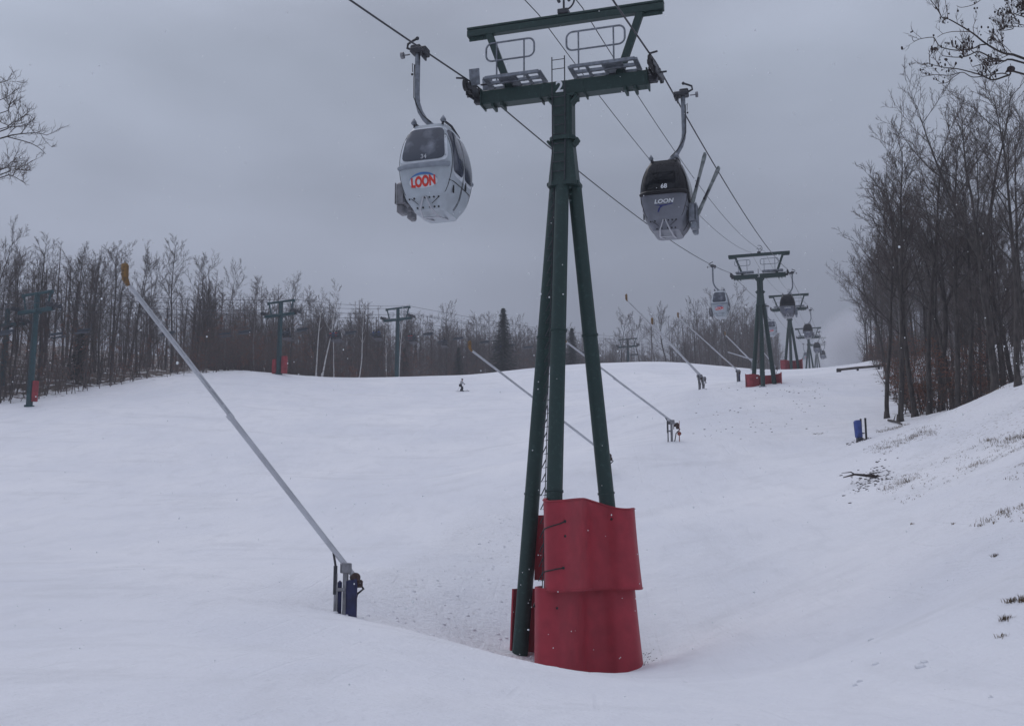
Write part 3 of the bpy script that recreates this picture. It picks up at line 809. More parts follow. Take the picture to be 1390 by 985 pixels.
    # ski rack on the outer door
    if True:
        rk = MB(); xo = sgn * (WC / 2 * .86 + .16)
        rk.bbox((xo, -.28, z0 + .58), (.26, .42, .62), .05); rk.bbox((xo + sgn * .02, -.28, z0 + .16), (.20, .36, .24), .04)
        for yy in (-.48, -.36, -.2, -.08): rk.bbox((xo + sgn * .14, yy, z0 + .58), (.03, .05, .6), .01)
        rk.bbox((xo, .35, z0 + .50), (.22, .40, .54), .05); rk.bbox((xo, .35, z0 + .16), (.18, .34, .2), .04)
        rk.build('ski_rack', M['galv'] if not white else M['alu_dull'], root)
    # marks on the end that faces downhill
    def decal(me_, m, cx_, cz_, nm, par, shear=0.0, o=.012, fx=None):
        for v in me_.vertices:
            x, z = v.co.x, v.co.y
            if fx: x, z = fx(x, z)
            x += shear * z; x += cx_; z += cz_
            v.co = Vector((x, endy(x, z, o), z + z0))
        me_.materials.clear(); me_.materials.append(m)
        o_ = bpy.data.objects.new(nm, me_); C.objects.link(o_); o_.parent = par; return o_
    if white:
        zc = HC * .285
        g = patch_end(-.40, .40, zc - .165, zc + .165, .008, 2.2, 1, 20, 8).build('emblem_oval', M['whitetrim'], body)
        arc = MB(); top = []; bot = []
        for k in range(25):
            a_ = R(8 + 164 * k / 24); ca_, sa_ = math.cos(a_), math.sin(a_)
            th = .055 * math.sin(a_) + .004
            for rr0 in (0, th): 
                x = .41 * ca_; z = zc + .0 + (.185 + rr0) * sa_
                (bot if rr0 == 0 else top).append(Vector((x, endy(x, z, .014), z + z0)))
        vs = bot + top; arc.add(vs, [(k, k + 1, k + 26, k + 25) for k in range(24)]); arc.build('emblem_arc', M['txtblue'], body)
        tm = text_mesh('LOON', .36, .020)
        bb_ = max(abs(v.co.x) for v in tm.vertices)
        def fx(x, z, bb_=bb_): 
            q = x / bb_; return q * .345, z * .84 * (1 + .25 * (1 - q * q)) - .01 + .02 * q
        o_ = decal(tm, M['txtred'], 0, zc + .0, 'lettering', body, .0, .016, fx)
        decal(text_mesh('34', .17, .003), M['txtgrey'], .03, HC * .565, 'number', body, 0, .028)
    else:
        zc = HC * .335
        decal(text_mesh('68', .21, .006), M['txtwhite'], .04, HC * .575, 'number', body, 0, .020)
        tm = text_mesh('LOON', .20, .006); bb_ = max(abs(v.co.x) for v in tm.vertices)
        decal(tm, M['txtwhite'], .03, zc + .07, 'lettering', body, .25, .012, lambda x, z: (x / bb_ * .30, z * .9))
        sw = MB(); pts = [(-.30, .0), (-.1, -.015), (.12, -.01), (.32, .02), (.30, -.01), (.1, -.045), (-.02, -.06), (-.10, -.12), (-.16, -.24), (-.2, -.25), (-.17, -.13), (-.1, -.055), (-.2, -.03)]
        vs = [Vector((x, endy(x, zc - .02 + z, .012), zc - .02 + z + z0)) for x, z in pts]
        sw.add(vs, [(0, 1, 12), (1, 11, 12), (1, 6, 11), (1, 2, 5, 6), (2, 3, 4, 5), (11, 6, 7), (11, 7, 10), (10, 7, 8), (10, 8, 9)]); sw.build('emblem_swoosh', M['txtnavy'], body)
    hung = {'hanger_arm', 'grip'}
    for ch in list(C.objects):
        if ch.parent == root and ch.name.split('.')[0] not in hung and ch.type == 'MESH':
            ch.location.x += bx_
    return root

cw_ = cabin('white', -1, 'large near white cabin with frosted window and red lettering, left of the tower top')
cd_ = cabin('dark', 1, 'near black and silver cabin numbered 68 carrying skis, right of the tower')
tmap = treemap()
def place(o, rp, Y, lean=0.0):
    p = rope_at(rp, Y); o.location = p; o.rotation_euler = (0, lean, -AZ)
place(cw_, RL, 28.3); place(cd_, RR, 34.4)
for proto, rp, Y, lab in (
    (cw_, RL, 96, 'small white cabin hanging at the left end of the second tower'),
    (cw_, RL, 166, 'small white cabin seen low between the second and third towers'),
    (cw_, RL, 318, 'faint tiny white cabin fading in the mist near the far towers'),
    (cd_, RR, 112.5, 'dark cabin with light lower half hanging at the right end of the second tower'),
    (cd_, RR, 178, 'small dark cabin hanging just past the third tower'),
    (cd_, RR, 239, 'tiny dark cabin in front of the fourth tower'),
    (cd_, RR, 305, 'farthest and lowest tiny dark cabin in the mist')):
    c = copy_tree(proto, tmap, None, ('number', 'door_cable', 'vent_holes'))
    place(c, rp, Y); c['label'] = lab

# skis standing in the rack of the near dark cabin
pc = rope_at(RR, 34.4)
def ski_pair(loc, ang, label, m, L_=1.75):
    o = empty('ski_pair', loc, -AZ, label, 'skis', 'skis carried on the outside of the dark cabin')
    rt = Matrix.Rotation(ang, 3, 'Y') @ Matrix.Rotation(R(6), 3, 'X')
    for k in (-1, 1):
        mb = MB(); n_ = 12
        def fn(u, v):
            z = L_ * v; w = .05 * (1 + .35 * abs(2 * v - 1) ** 2) * (1 if .04 < v < .96 else .5)
            y = k * (.022 + .04 * (2 * v - 1) ** 2 * 0.6) + (k * .05 * max(0, v - .9) / .1)
            a_ = 2 * math.pi * u
            return rt @ Vector((w * math.cos(a_), y + .010 * math.sin(a_), z))
        mb.grid(fn, 8, n_, closeu=True); s_ = mb.build('ski', m, o)
        bd = MB(); bd.bbox(rt @ Vector((0, k * .06, L_ * .45)), (.07, .06, .30), .02, rt); bd.bbox(rt @ Vector((0, k * .07, L_ * .36)), (.08, .08, .10), .02, rt)
        bd.build('binding', M['darksteel'], s_)
    return o
M['skiwhite'] = mat('pale_ski', (0.30, 0.33, 0.33), 0.4, col2=(0.10, 0.12, 0.12), nscale=5)
rz_ = Matrix.Rotation(-AZ, 3, 'Z')
for dx, dy, dz, ang, lab in ((.50, -.38, -3.95, R(17), 'pair of skis nearer the dark cabin door, the more upright pair'), (.62, -.10, -4.25, R(27), 'outer pair of skis on the dark cabin, leaning farther right')):
    ski_pair(pc + rz_ @ Vector((dx, dy, dz)), ang, lab, M['skiwhite'])

# ------------------------------------------------------------------ snow guns on tilting poles
def snow_gun(base, tip, label, pad=None, bw=.74, thick=1.0, tail=1.0, split=.46, spike=False, head=True):
    base = Vector(base); tip = Vector(tip)
    o = empty('snow_gun', base, 0, label, 'snow gun', 'tower snow guns leaning over the slope')
    t = tip - base; hd = Vector((t.x, t.y, 0)).normalized(); sd = Vector((-hd.y, hd.x, 0))
    piv = Vector((0, 0, 1.22)); d = (t - piv).normalized(); Ln = (t - piv).length
    lo_ = MB(); lo_.tube([piv - d * tail * .55, piv + d * Ln * split], .072 * thick, 12)
    lo_.tube([piv + d * (Ln * split - .12), piv + d * (Ln * split + .02)], .088 * thick, 12)
    b1 = lo_.build('boom_pipe', M['alu'], o)
    hi = MB(); u1 = d.cross(sd).normalized()
    hi.tube([piv + d * Ln * split, piv + d * Ln], .042 * thick, 8)
    hi.tube([piv + d * Ln * split + u1 * .062 * thick, piv + d * Ln + u1 * .058 * thick], .028 * thick, 6)
    for k in range(8):
        q = piv + d * Ln * (split + (1 - split) * (k + .5) / 8); hi.bbox(q + u1 * .03, (.09, .09, .09), .02)
    hi.build('upper_pipe', M['alu'], o)
    if head:
        hm = MB(); q = piv + d * Ln; up_ = Vector((0, 0, 1))
        hm.tube([q - d * .05, q + d * .10 + up_ * .06, q + d * .13 + up_ * .38, q + d * .08 + up_ * .48], [.05, .085, .095, .04], 9)
        for k in range(3): hm.bbox(q + d * .20 + up_ * (.10 + .12 * k), (.09, .09, .06), .02)
        hm.build('nozzle_head', M['orange'], o)
    ps = MB()
    ps.bbox((0, 0, .35), (.13, .13, 1.7), .02); ps.bbox(Vector((0, 0, .30)) + hd * .34 * bw, (.08, .08, 1.5), .02)
    ps.bbox(Vector((0, 0, .62)) + hd * .17 * bw, (.06 + abs(hd.x) * .22, .06 + abs(hd.y) * .22, .09), .02)
    for s_ in (-1, 1): ps.bbox(Vector((0, 0, 1.16)) + sd * s_ * .12, (.26, .05, .26), .02)
    ps.cyl(piv - sd * .2, piv + sd * .2, .045, 10)
    ps.build('mast', M['alu_dull'], o)
    rm = MB(); rm.tube([Vector((0, 0, .5)) + hd * .36 * bw, Vector((0, 0, 1.22)) + hd * .36 * bw], .05, 8)
    rm.tube([Vector((0, 0, 1.22)) + hd * .36 * bw, piv + d * .55], .03, 8); rm.build('lift_ram', M['darksteel'], o)
    wn_ = MB(); q = piv - d * .38
    wn_.cyl(q - sd * .14, q + sd * .14, .12, 14); wn_.bbox(q + Vector((0, 0, -.16)) - hd * .10, (.2, .16, .2), .04); wn_.tube([q - sd * .12, q - sd * .3, q - sd * .3 - Vector((0, 0, .25))], .022, 6)
    wn_.build('winch', M['rust'], o)
    hs = MB(); w0 = piv - d * .5
    hs.tube([w0, w0 + Vector((0, 0, -.2)) - hd * .15, Vector((0, 0, .5)) - hd * .30 , Vector((0, 0, .12)) - hd * .22, Vector((0, 0, -.2)) - hd * .1], .03, 8)
    hs.build('hose', M['rubber'], o)
    if pad:
        pd = MB()
        def fn(u, v):
            a_ = 2 * math.pi * u; k = .72
            x = .15 * abs(math.cos(a_)) ** k * (1 if math.cos(a_) > 0 else -1); y = .18 * abs(math.sin(a_)) ** k * (1 if math.sin(a_) > 0 else -1)
            return -hd * .15 + hd * x + sd * y + Vector((0, 0, -.35 + 1.22 * v - .25 * x))
        pd.grid(fn, 24, 6, closeu=True); pd.grid(lambda u, v: fn(u, 1) * (1 - v) + Vector((0, 0, .9)) * v * .98 - hd * .22 * v, 24, 1, closeu=True)
        pd.build('pad', M[pad], o)
        p2 = MB(); p2.bbox(Vector((0, 0, .30)) + hd * .14 - sd * .04, (.11, .14, 1.1), .05); p2.build('pad', M[pad], o)
    if spike:
        sk = MB(); sk.tube([piv - d * .5, piv - d * 1.9], .045, 8); sk.build('counter_bar', M['alu_dull'], o)
    return o
def gun(px, Y, tpx, tpy, tY, label, **k):
    b = gat(px, Y); tp = at(tpx, tpy, tY)
    return snow_gun(b, tp, label, **k)
gun(468, 28.2, 173, 386, 26.5, 'large near snow gun with blue padded base and long grey pole on the left', pad='bluepad', split=.54)
gun(819, 57, 640, 476, 55, 'snow gun with orange nozzle whose pole crosses behind the near tower legs', thick=.9, split=.5)
gun(912, 64.5, 768, 464, 62, 'snow gun with a small orange disc at its base, right of the near tower', thick=.9, split=.55)
gun(950, 92, 886, 440, 82, 'snow gun with a long counter bar on the upper slope, right of two', thick=1.15, spike=True, split=.5)
gun(955, 97, 851, 408, 80, 'snow gun behind its neighbour with the highest nozzle over the slope', thick=.95, split=.5)
gun(1002, 116, 921, 431, 104, 'snow gun just left of the second tower with a blue base', pad='bluepad', thick=1.05)
gun(1021, 150, 985, 455, 146, 'snow gun pole rising steeply beside the left leg of the second tower', thick=1.3)
gun(1027, 155, 988, 478, 150, 'snow gun pole leaning low beside the left leg of the second tower', thick=1.3, head=False)
gun(1052, 142, 1036, 478, 141, 'short snow gun pole right behind the feet of the second tower', thick=1.1, head=False)
g3 = gat(912, 64.5)
dk = MB(); q = g3 + Vector((.42, -.25, .45)); dk.cyl(q, q + Vector((0, .05, 0)), .12, 18); dk.cyl(q + Vector((0, -.02, 0)), q + Vector((0, .0, 0)), .06, 10); dk.tube([q + Vector((0, .03, -.5)), q], .025, 6)
dk.tube([q + Vector((0, .03, 0)), q + Vector((.02, .03, .75))], .018, 6)
tag(dk.build('hydrant_valve', M['valve']), 'small rusty red valve wheel on a stem beside the third snow gun base', 'valve')

# padded hydrant near the right wood
hp = gat(1167, 58)
o = empty('padded_hydrant', hp, R(10), 'bright blue padded hydrant box leaning on its pole at the edge of the bank', 'hydrant')
mb = MB(); mb.bbox((-.06, 0, .62), (.36, .34, .98), .08, Matrix.Rotation(R(-4), 3, 'Y')); mb.build('pad', M['bluepad2'], o)
mb = MB(); mb.bbox((.13, .02, .45), (.09, .09, 1.5), .02); mb.bbox((.0, 0, .03), (.3, .3, .3), .04); mb.tube([(.13, 0, .45), (.22, 0, .40), (.3, 0, .42)], .03, 6); mb.build('pole', M['darksteel'], o)
o = empty('marker_post', gat(1176, 58), 0, 'thin black post standing right beside the blue hydrant', 'post')
mb = MB(); mb.tube([(0, 0, -.3), (0, 0, 1.10)], .055, 10); mb.build('post', M['rubber'], o)
mb = MB(); mb.tube([(0, 0, 1.10), (0, 0, 1.14)], .065, 10); mb.build('cap', M['darksteel'], o)

# ------------------------------------------------------------------ chairlift on the left
CK = 0.53; CAZ = math.atan(CK)
def cl_pt(Y, off=0.0):
    return Vector((-49.5 + CK * (Y - 110), Y, 0)) + Vector((math.cos(CAZ), -math.sin(CAZ), 0)) * off
CT = [(110, 23.9), (144, 30.7), (169, 35.3), (256, 46.8)]
def chair_tower(base, za, label, pads, tall=True, rz=-CAZ, w=2.6, topbar=True):
    H = za - base.z
    t = empty('chairlift_tower', base, rz, label, 'lift tower', 'teal chairlift towers')
    mb = MB(); mb.tube([(0, 0, -1), (0, 0, H * .5), (0, 0, H + (1.9 if tall else .4))], [.34, .31, .27], 16)
    mb.tube([(0, 0, -.2), (0, 0, .12)], .5, 16); mb.build('pole', M['teal'], t)
    ar = MB(); ar.bbox((0, -.05, H), (2 * w, .42, .38), .03); ar.bbox((0, 0, H - .1), (.85, .8, .35), .05); a_ = ar.build('crossarm', M['teal'], t)
    for s_ in (-1, 1):
        sh = MB(); sh.bbox((s_ * w, 0, H + .22), (.12, 2.2, .2), .03)
        for k in range(4): sh.cyl((s_ * w - .09, -.8 + .53 * k, H + .38), (s_ * w + .09, -.8 + .53 * k, H + .38), .22, 12)
        sh.bbox((s_ * w, 0, H + .05), (.3, .3, .4), .03)
        sh.build('sheave_train', M['darksteel'], a_)
        gr = MB(); lp = off_cap(s_ * w * .55 - .5, H + .7, s_ * w * .55 + .5, H + 1.25, .15, 3); gr.tube([(p[0], .3, p[1]) for p in lp], .03, 5)
        for q in (-.3, .3): gr.tube([(s_ * w * .55 + q, .3, H + .1), (s_ * w * .55 + q, .3, H + 1.25)], .03, 5)
        gr.build('guard_rail', M['galv'], a_)
    if topbar:
        lf = MB(); lf.bbox((0, 0, H + 1.85), (2 * w * .86, .24, .26), .02)
        for s_ in (-1, 1):
            p0 = Vector((s_ * w * .62, 0, H + .1)); p1 = Vector((s_ * w * .80, 0, H + 1.8)); dv = p1 - p0
            lf.bbox((p0 + p1) / 2, (.16, .16, dv.length), .02, Matrix.Rotation(math.atan2(dv.x, dv.z), 3, 'Y'))
            lf.bbox((s_ * w * .84, 0, H + 1.8), (.3, .3, .4), .04)
        lf.build('lifting_frame', M['teal'], t)
    for (px_, py_, z0, z1, rr) in pads:
        pd = MB(); pd.tube([(px_, py_, z0), (px_, py_, (z0 + z1) / 2), (px_, py_, z1)], [rr, rr * 1.05, rr], 14); pd.build('pad', M['redold'], t)
    ld = MB()
    for s_ in (-.16, .16): ld.tube([(s_, -.40, 1.5), (s_, -.36, H)], .02, 4)
    for k in range(int((H - 1.5) / .6)): ld.tube([(-.16, -.40, 1.6 + .6 * k), (.16, -.40, 1.6 + .6 * k)], .015, 4)
    ld.build('ladder', M['darksteel'], t)
    return t
def cbase(Y):
    p = cl_pt(Y); p.z = gz(p.x, p.y); return p
chair_tower(cbase(110), CT[0][1], 'nearest teal chairlift tower on the far left with a red pad on its right side', [(.62, .1, .5, 2.6, .30)])
chair_tower(cbase(144), CT[1][1], 'teal chairlift tower on a snow knoll between two red pads', [(-.75, .1, .1, 2.1, .40), (.85, .1, .1, 2.4, .42)])
chair_tower(cbase(169), CT[2][1], 'teal chairlift tower near the birches with no pads, its foot behind the crest', [])
chair_tower(cbase(256), CT[3][1], 'faint distant chairlift tower seen between the legs of the big gondola tower', [])
pb = Vector(at(4, 505, 124)); pb.z = gz(pb.x, pb.y)
chair_tower(pb, at(6, 441, 124).z, 'partly cut off chairlift tower at the left edge of the photo', [], rz=-CAZ + .2, topbar=False)

def cl_rope(off, dz, sag):
    nd = []
    p = cl_pt(52, off); p.z = 11.5 + dz; nd.append(p)
    for Y, za in CT: p = cl_pt(Y, off); p.z = za + dz; nd.append(p)
    p = cl_pt(420, off); p.z = 72 + dz; nd.append(p)
    pts = []
    for a_, b_ in zip(nd[:-1], nd[1:]):
        L_ = (b_ - a_).length; pts += catenary(a_, b_, sag * min(L_, 60) / 40, 24)[:-1]
    return pts + [nd[-1]]
CRL, CRR = cl_rope(-2.6, .62, .5), cl_rope(2.6, .62, .5)
tag(MB().tube(CRL, .03, 5).build('haul_rope', M['rope']), 'far side haul rope of the chairlift, nearer the wood', 'steel rope', 'chairlift ropes')
tag(MB().tube(CRR, .03, 5).build('haul_rope', M['rope']), 'near side haul rope of the chairlift, nearer the snow', 'steel rope', 'chairlift ropes')
tag(MB().tube(cl_rope(-2.1, 2.0, .5), .03, 4).build('communication_cable', M['rope']), 'dark cable along the left tips of the chairlift tower tops', 'cable')
tag(MB().tube(cl_rope(2.1, 2.0, .5), .03, 4).build('communication_cable', M['rope']), 'dark cable along the right tips of the chairlift tower tops', 'cable')

def make_chair():
    """origin at the rope; travel along +y (uphill), riders face +y"""
    o = empty('lift_chair', (0, 0, 0))
    mb = MB(); mb.tube([(0, 0, .05), (0, -.02, -.6), (0, -.32, -1.25), (0, -.36, -2.1)], .035, 7); mb.bbox((0, 0, .03), (.12, .35, .12), .03); mb.build('hanger', M['darksteel'], o)
    mb = MB(); mb.tube([(-1.05, .1, -3.0), (-1.05, -.34, -3.0), (-1.05, -.36, -2.2), (-.95, -.36, -2.1), (.95, -.36, -2.1), (1.05, -.36, -2.2), (1.05, -.34, -3.0), (1.05, .1, -3.0)], .03, 6); mb.build('frame', M['darksteel'], o)
    mb = MB(); mb.bbox((0, -.05, -3.0), (1.9, .5, .07), .03); mb.build('seat', M['seatgrey'], o)
    mb = MB(); mb.bbox((0, -.33, -2.68), (1.9, .06, .30), .03); mb.build('backrest', M['seatgrey'], o)
    return o
ch0 = make_chair(); tmap2 = treemap(); first = True
def solve_Y(px, rp):
    best = None
    for p in rp:
        pp = p; d_ = p.y * math.cos(PITCH) + p.z * math.sin(PITCH); x = CX + F * p.x / d_
        if best is None or abs(x - px) < best[0]: best = (abs(x - px), p.y)
    # refine
    lo_, hi_ = best[1] - 3, best[1] + 3
    for _ in range(25):
        m_ = (lo_ + hi_) / 2; p = rope_at(rp, m_)
        if p is None: break
        x = CX + F * p.x / (p.y * math.cos(PITCH) + p.z * math.sin(PITCH))
        if x < px: lo_ = m_
        else: hi_ = m_
    return (lo_ + hi_) / 2
CHAIRS = [ # px, side, riders (cloth colours)
 (8, 'R', ''), (82, 'L', ''), (113, 'R', ''), (228, 'R', ''), (308, 'L', ''), (331, 'R', ''), (388, 'L', 'kgk'), (409, 'R', ''), (455, 'L', 'rbrk'), (475, 'R', ''),
 (511, 'L', 'bnb'), (559, 'L', 'rrk'), (580, 'R', ''), (602, 'L', 'gk'), (621, 'R', ''), (657, 'R', ''), (677, 'L', 'bnb'), (692, 'R', ''), (716, 'R', ''), (742, 'L', 'kr'), (793, 'R', ''), (808, 'L', ''), (860, 'R', '')]
WORDS = {388: 'beside the padded knoll tower', 455: 'left of the birches', 511: 'just left of the unpadded tower', 559: 'just right of the unpadded tower', 602: 'above the skier', 677: 'below the dark spruce', 742: 'beside the big tower left leg'}
chair_list = []
for px_, side, riders in CHAIRS:
    rp = CRR if side == 'R' else CRL
    Yc = solve_Y(px_, rp)
    o = ch0 if first else copy_tree(ch0, tmap2); first = False
    o.location = rope_at(rp, Yc); o.rotation_euler = (0, 0, -CAZ + (math.pi if side == 'R' else 0))
    if riders: lab = 'occupied lift chair ' + WORDS[px_]
    elif px_ < 120: lab = {8: 'empty lift chair at the left edge of the picture', 82: 'empty lift chair right of the nearest teal tower, the lower of two', 113: 'empty lift chair right of the nearest teal tower, the upper of two'}[px_]
    elif px_ == 228: lab = 'empty lift chair beside the long pole of the near snow gun'
    elif px_ < 340: lab = 'empty lift chair left of the knoll tower, ' + ('the left of a close pair' if px_ == 308 else 'the right of a close pair')
    elif px_ < 500: lab = 'empty lift chair right of the knoll tower, ' + ('the left one' if px_ == 409 else 'the right one near the birches')
    else: lab = 'small empty lift chair in front of the wood beyond the unpadded teal tower'
    tag(o, lab, 'lift chair', 'chairs on the chairlift')
    chair_list.append((o, riders, px_))

# ------------------------------------------------------------------ people
def skin_body(name, joints, edges, m, parent=None, levels=1):
    names = list(joints); ix = {k: i for i, k in enumerate(names)}
    me_ = bpy.data.meshes.new(name); me_.from_pydata([joints[k][0] for k in names], [(ix[a_], ix[b_]) for a_, b_ in edges], [])
    ob = bpy.data.objects.new(name, me_); C.objects.link(ob)
    md = ob.modifiers.new('skin', 'SKIN'); md.use_smooth_shade = True
    sv = me_.skin_vertices[0].data if me_.skin_vertices else None
    if sv is None:
        bm_layer = me_.skin_vertices
    for i, k in enumerate(names):
        r_ = joints[k][1]; sv[i].radius = (r_, r_) if not isinstance(r_, tuple) else r_
        sv[i].use_root = (i == 0)
    sb = ob.modifiers.new('sub', 'SUBSURF'); sb.levels = levels; sb.render_levels = levels
    dg = bpy.context.evaluated_depsgraph_get(); out = bpy.data.meshes.new_from_object(ob.evaluated_get(dg))
    bpy.data.objects.remove(ob); out.materials.clear(); out.materials.append(m)
    for p in out.polygons: p.use_smooth = True
    o2 = bpy.data.objects.new(name, out); C.objects.link(o2); o2.parent = parent
    return o2
def skier(loc, rz, label):
    J = {'pelvis': ((0, -.12, .82), .13), 'waist': ((0, -.06, .98), .12), 'chest': ((0, .06, 1.22), .15), 'neck': ((0, .13, 1.40), .06), 'head': ((0, .16, 1.52), .085), 'crown': ((0, .17, 1.62), .07),
         'lsh': ((-.18, .08, 1.33), .065), 'lel': ((-.30, .16, 1.10), .05), 'lha': ((-.30, .36, .98), .035), 'rsh': ((.18, .08, 1.33), .065), 'rel': ((.34, .12, 1.10), .05), 'rha': ((.40, .30, .94), .035),
         'lkn': ((-.20, .16, .50), .075), 'lan': ((-.30, -.02, .12), .06), 'lto': ((-.30, .14, .07), .05), 'rkn': ((.18, .18, .50), .075), 'ran': ((.20, .0, .12), .06), 'rto': ((.20, .16, .07), .05),
         'lhip': ((-.10, -.10, .80), .10), 'rhip': ((.10, -.10, .80), .10)}
    E = [('pelvis', 'waist'), ('waist', 'chest'), ('chest', 'neck'), ('neck', 'head'), ('head', 'crown'), ('chest', 'lsh'), ('lsh', 'lel'), ('lel', 'lha'), ('chest', 'rsh'), ('rsh', 'rel'), ('rel', 'rha'),
         ('pelvis', 'lhip'), ('lhip', 'lkn'), ('lkn', 'lan'), ('lan', 'lto'), ('pelvis', 'rhip'), ('rhip', 'rkn'), ('rkn', 'ran'), ('ran', 'rto')]
    root = empty('person', loc, rz, label, 'person')
    skin_body('body', J, E, M['skin'], root)
    sub = lambda ks, g: {k: (J[k][0], J[k][1] + g) for k in ks}
    skin_body('jacket', sub(['waist', 'chest', 'lsh', 'lel', 'rsh', 'rel'], .035) | {'pelvis': (J['pelvis'][0], .15), 'lw': ((-.30, .33, 1.0), .055), 'rw': ((.39, .27, .96), .055)},
              [('pelvis', 'waist'), ('waist', 'chest'), ('chest', 'lsh'), ('lsh', 'lel'), ('chest', 'rsh'), ('rsh', 'rel'), ('lel', 'lw'), ('rel', 'rw')], M['cloth_white'], root)
    skin_body('trousers', sub(['pelvis', 'lhip', 'rhip', 'lkn', 'rkn', 'lan', 'ran'], .03), [('pelvis', 'lhip'), ('pelvis', 'rhip'), ('lhip', 'lkn'), ('rhip', 'rkn'), ('lkn', 'lan'), ('rkn', 'ran')], M['cloth_black'], root)
    mb = MB(); mb.ball((0, .15, 1.60), .125, 12, 8, (1, 1.1, .9)); mb.build('helmet', M['hair'], root)
    for x in (-.30, .20):
        mb = MB(); mb.bbox((x, .08, .10), (.13, .32, .16), .04); mb.build('boot', M['cloth_black'], root)
        mb = MB(); mb.bbox((x, .10, .012), (.10, 1.55, .025), .01); mb.tube([(x, .86, .015), (x, .98, .05), (x, 1.04, .12)], [.04, .035, .01], 6); mb.build('ski', M['cloth_navy'], root)
    for s_, hx_, hy_, hz_ in ((-1, -.30, .36, .98), (1, .40, .30, .94)):
        mb = MB(); mb.tube([(hx_, hy_ + .02, hz_ + .1), (hx_ + s_ * .1, hy_ - .6, .08)], .012, 5); mb.ball((hx_, hy_, hz_), .06, 8, 6); mb.build('ski_pole', M['darksteel'], root)
    return root
sp_ = gat(626, 141)
skier(sp_ + Vector((0, 0, 0)), R(-112), 'lone skier in a pale jacket and black trousers gliding across the open slope')

def rider_mesh():
    J = {'pelvis': ((0, .0, .12), .13), 'waist': ((0, -.03, .30), .13), 'chest': ((0, -.02, .50), .16), 'neck': ((0, .03, .68), .06), 'head': ((0, .06, .80), .09), 'crown': ((0, .06, .90), .07),
         'lsh': ((-.18, -.01, .60), .07), 'lel': ((-.22, .12, .36), .055), 'lha': ((-.14, .34, .26), .04), 'rsh': ((.18, -.01, .60), .07), 'rel': ((.22, .12, .36), .055), 'rha': ((.14, .34, .26), .04),
         'lkn': ((-.12, .46, .10), .08), 'lan': ((-.12, .46, -.34), .065), 'lto': ((-.12, .60, -.40), .05), 'rkn': ((.12, .46, .10), .08), 'ran': ((.12, .46, -.34), .065), 'rto': ((.12, .60, -.40), .05)}
    E = [('pelvis', 'waist'), ('waist', 'chest'), ('chest', 'neck'), ('neck', 'head'), ('head', 'crown'), ('chest', 'lsh'), ('lsh', 'lel'), ('lel', 'lha'), ('chest', 'rsh'), ('rsh', 'rel'), ('rel', 'rha'),
         ('pelvis', 'lkn'), ('lkn', 'lan'), ('lan', 'lto'), ('pelvis', 'rkn'), ('rkn', 'ran'), ('ran', 'rto')]
    b_ = skin_body('body', J, E, M['cloth_black']); bm_ = b_.data; bpy.data.objects.remove(b_)
    return bm_
rb = rider_mesh()
jk = MB(); jk.tube([(0, -.01, .08), (0, -.03, .3), (0, -.02, .52), (0, .0, .66)], [.17, .17, .20, .09], 12)
for s_ in (-1, 1): jk.tube([(s_ * .15, -.02, .6), (s_ * .23, .10, .37), (s_ * .15, .32, .27)], [.08, .07, .055], 8)
jkm = {k: jk.mesh('jacket', M[c_]) for k, c_ in (('r', 'cloth_red'), ('b', 'cloth_blue'), ('k', 'cloth_black'), ('g', 'cloth_grey'), ('n', 'cloth_navy'))}
hm = MB(); hm.ball((0, .05, .87), .13, 10, 7); hmm = hm.mesh('helmet', M['cloth_black'])
sk_ = MB()
for s_ in (-1, 1): sk_.bbox((s_ * .12, .62, -.50), (.10, 1.5, .03), .01, Matrix.Rotation(R(-12), 3, 'X')); sk_.bbox((s_ * .12, .50, -.42), (.12, .3, .16), .03)
skm = sk_.mesh('skis', M['cloth_grey'])
COLN = {'r': 'red', 'b': 'blue', 'k': 'black', 'g': 'grey', 'n': 'navy'}
for o, riders, px_ in chair_list:
    n_ = len(riders)
    for i, c_ in enumerate(riders):
        x = (i - (n_ - 1) / 2) * .5
        mt_ = Matrix.Translation(o.location) @ Matrix.Rotation(o.rotation_euler.z, 4, 'Z')
        pos = ['first', 'second', 'third', 'fourth'][i]
        p = empty('person', mt_ @ Vector((x, -.02, -2.94)), o.rotation_euler.z, 'rider in %s, %s on the lift chair %s' % (COLN[c_], pos, WORDS[px_]), 'person', 'riders sitting on the chairlift')
        for nm, me_ in (('body', rb), ('jacket', jkm[c_]), ('helmet', hmm), ('skis', skm)):
            q = bpy.data.objects.new(nm, me_); C.objects.link(q); q.parent = p

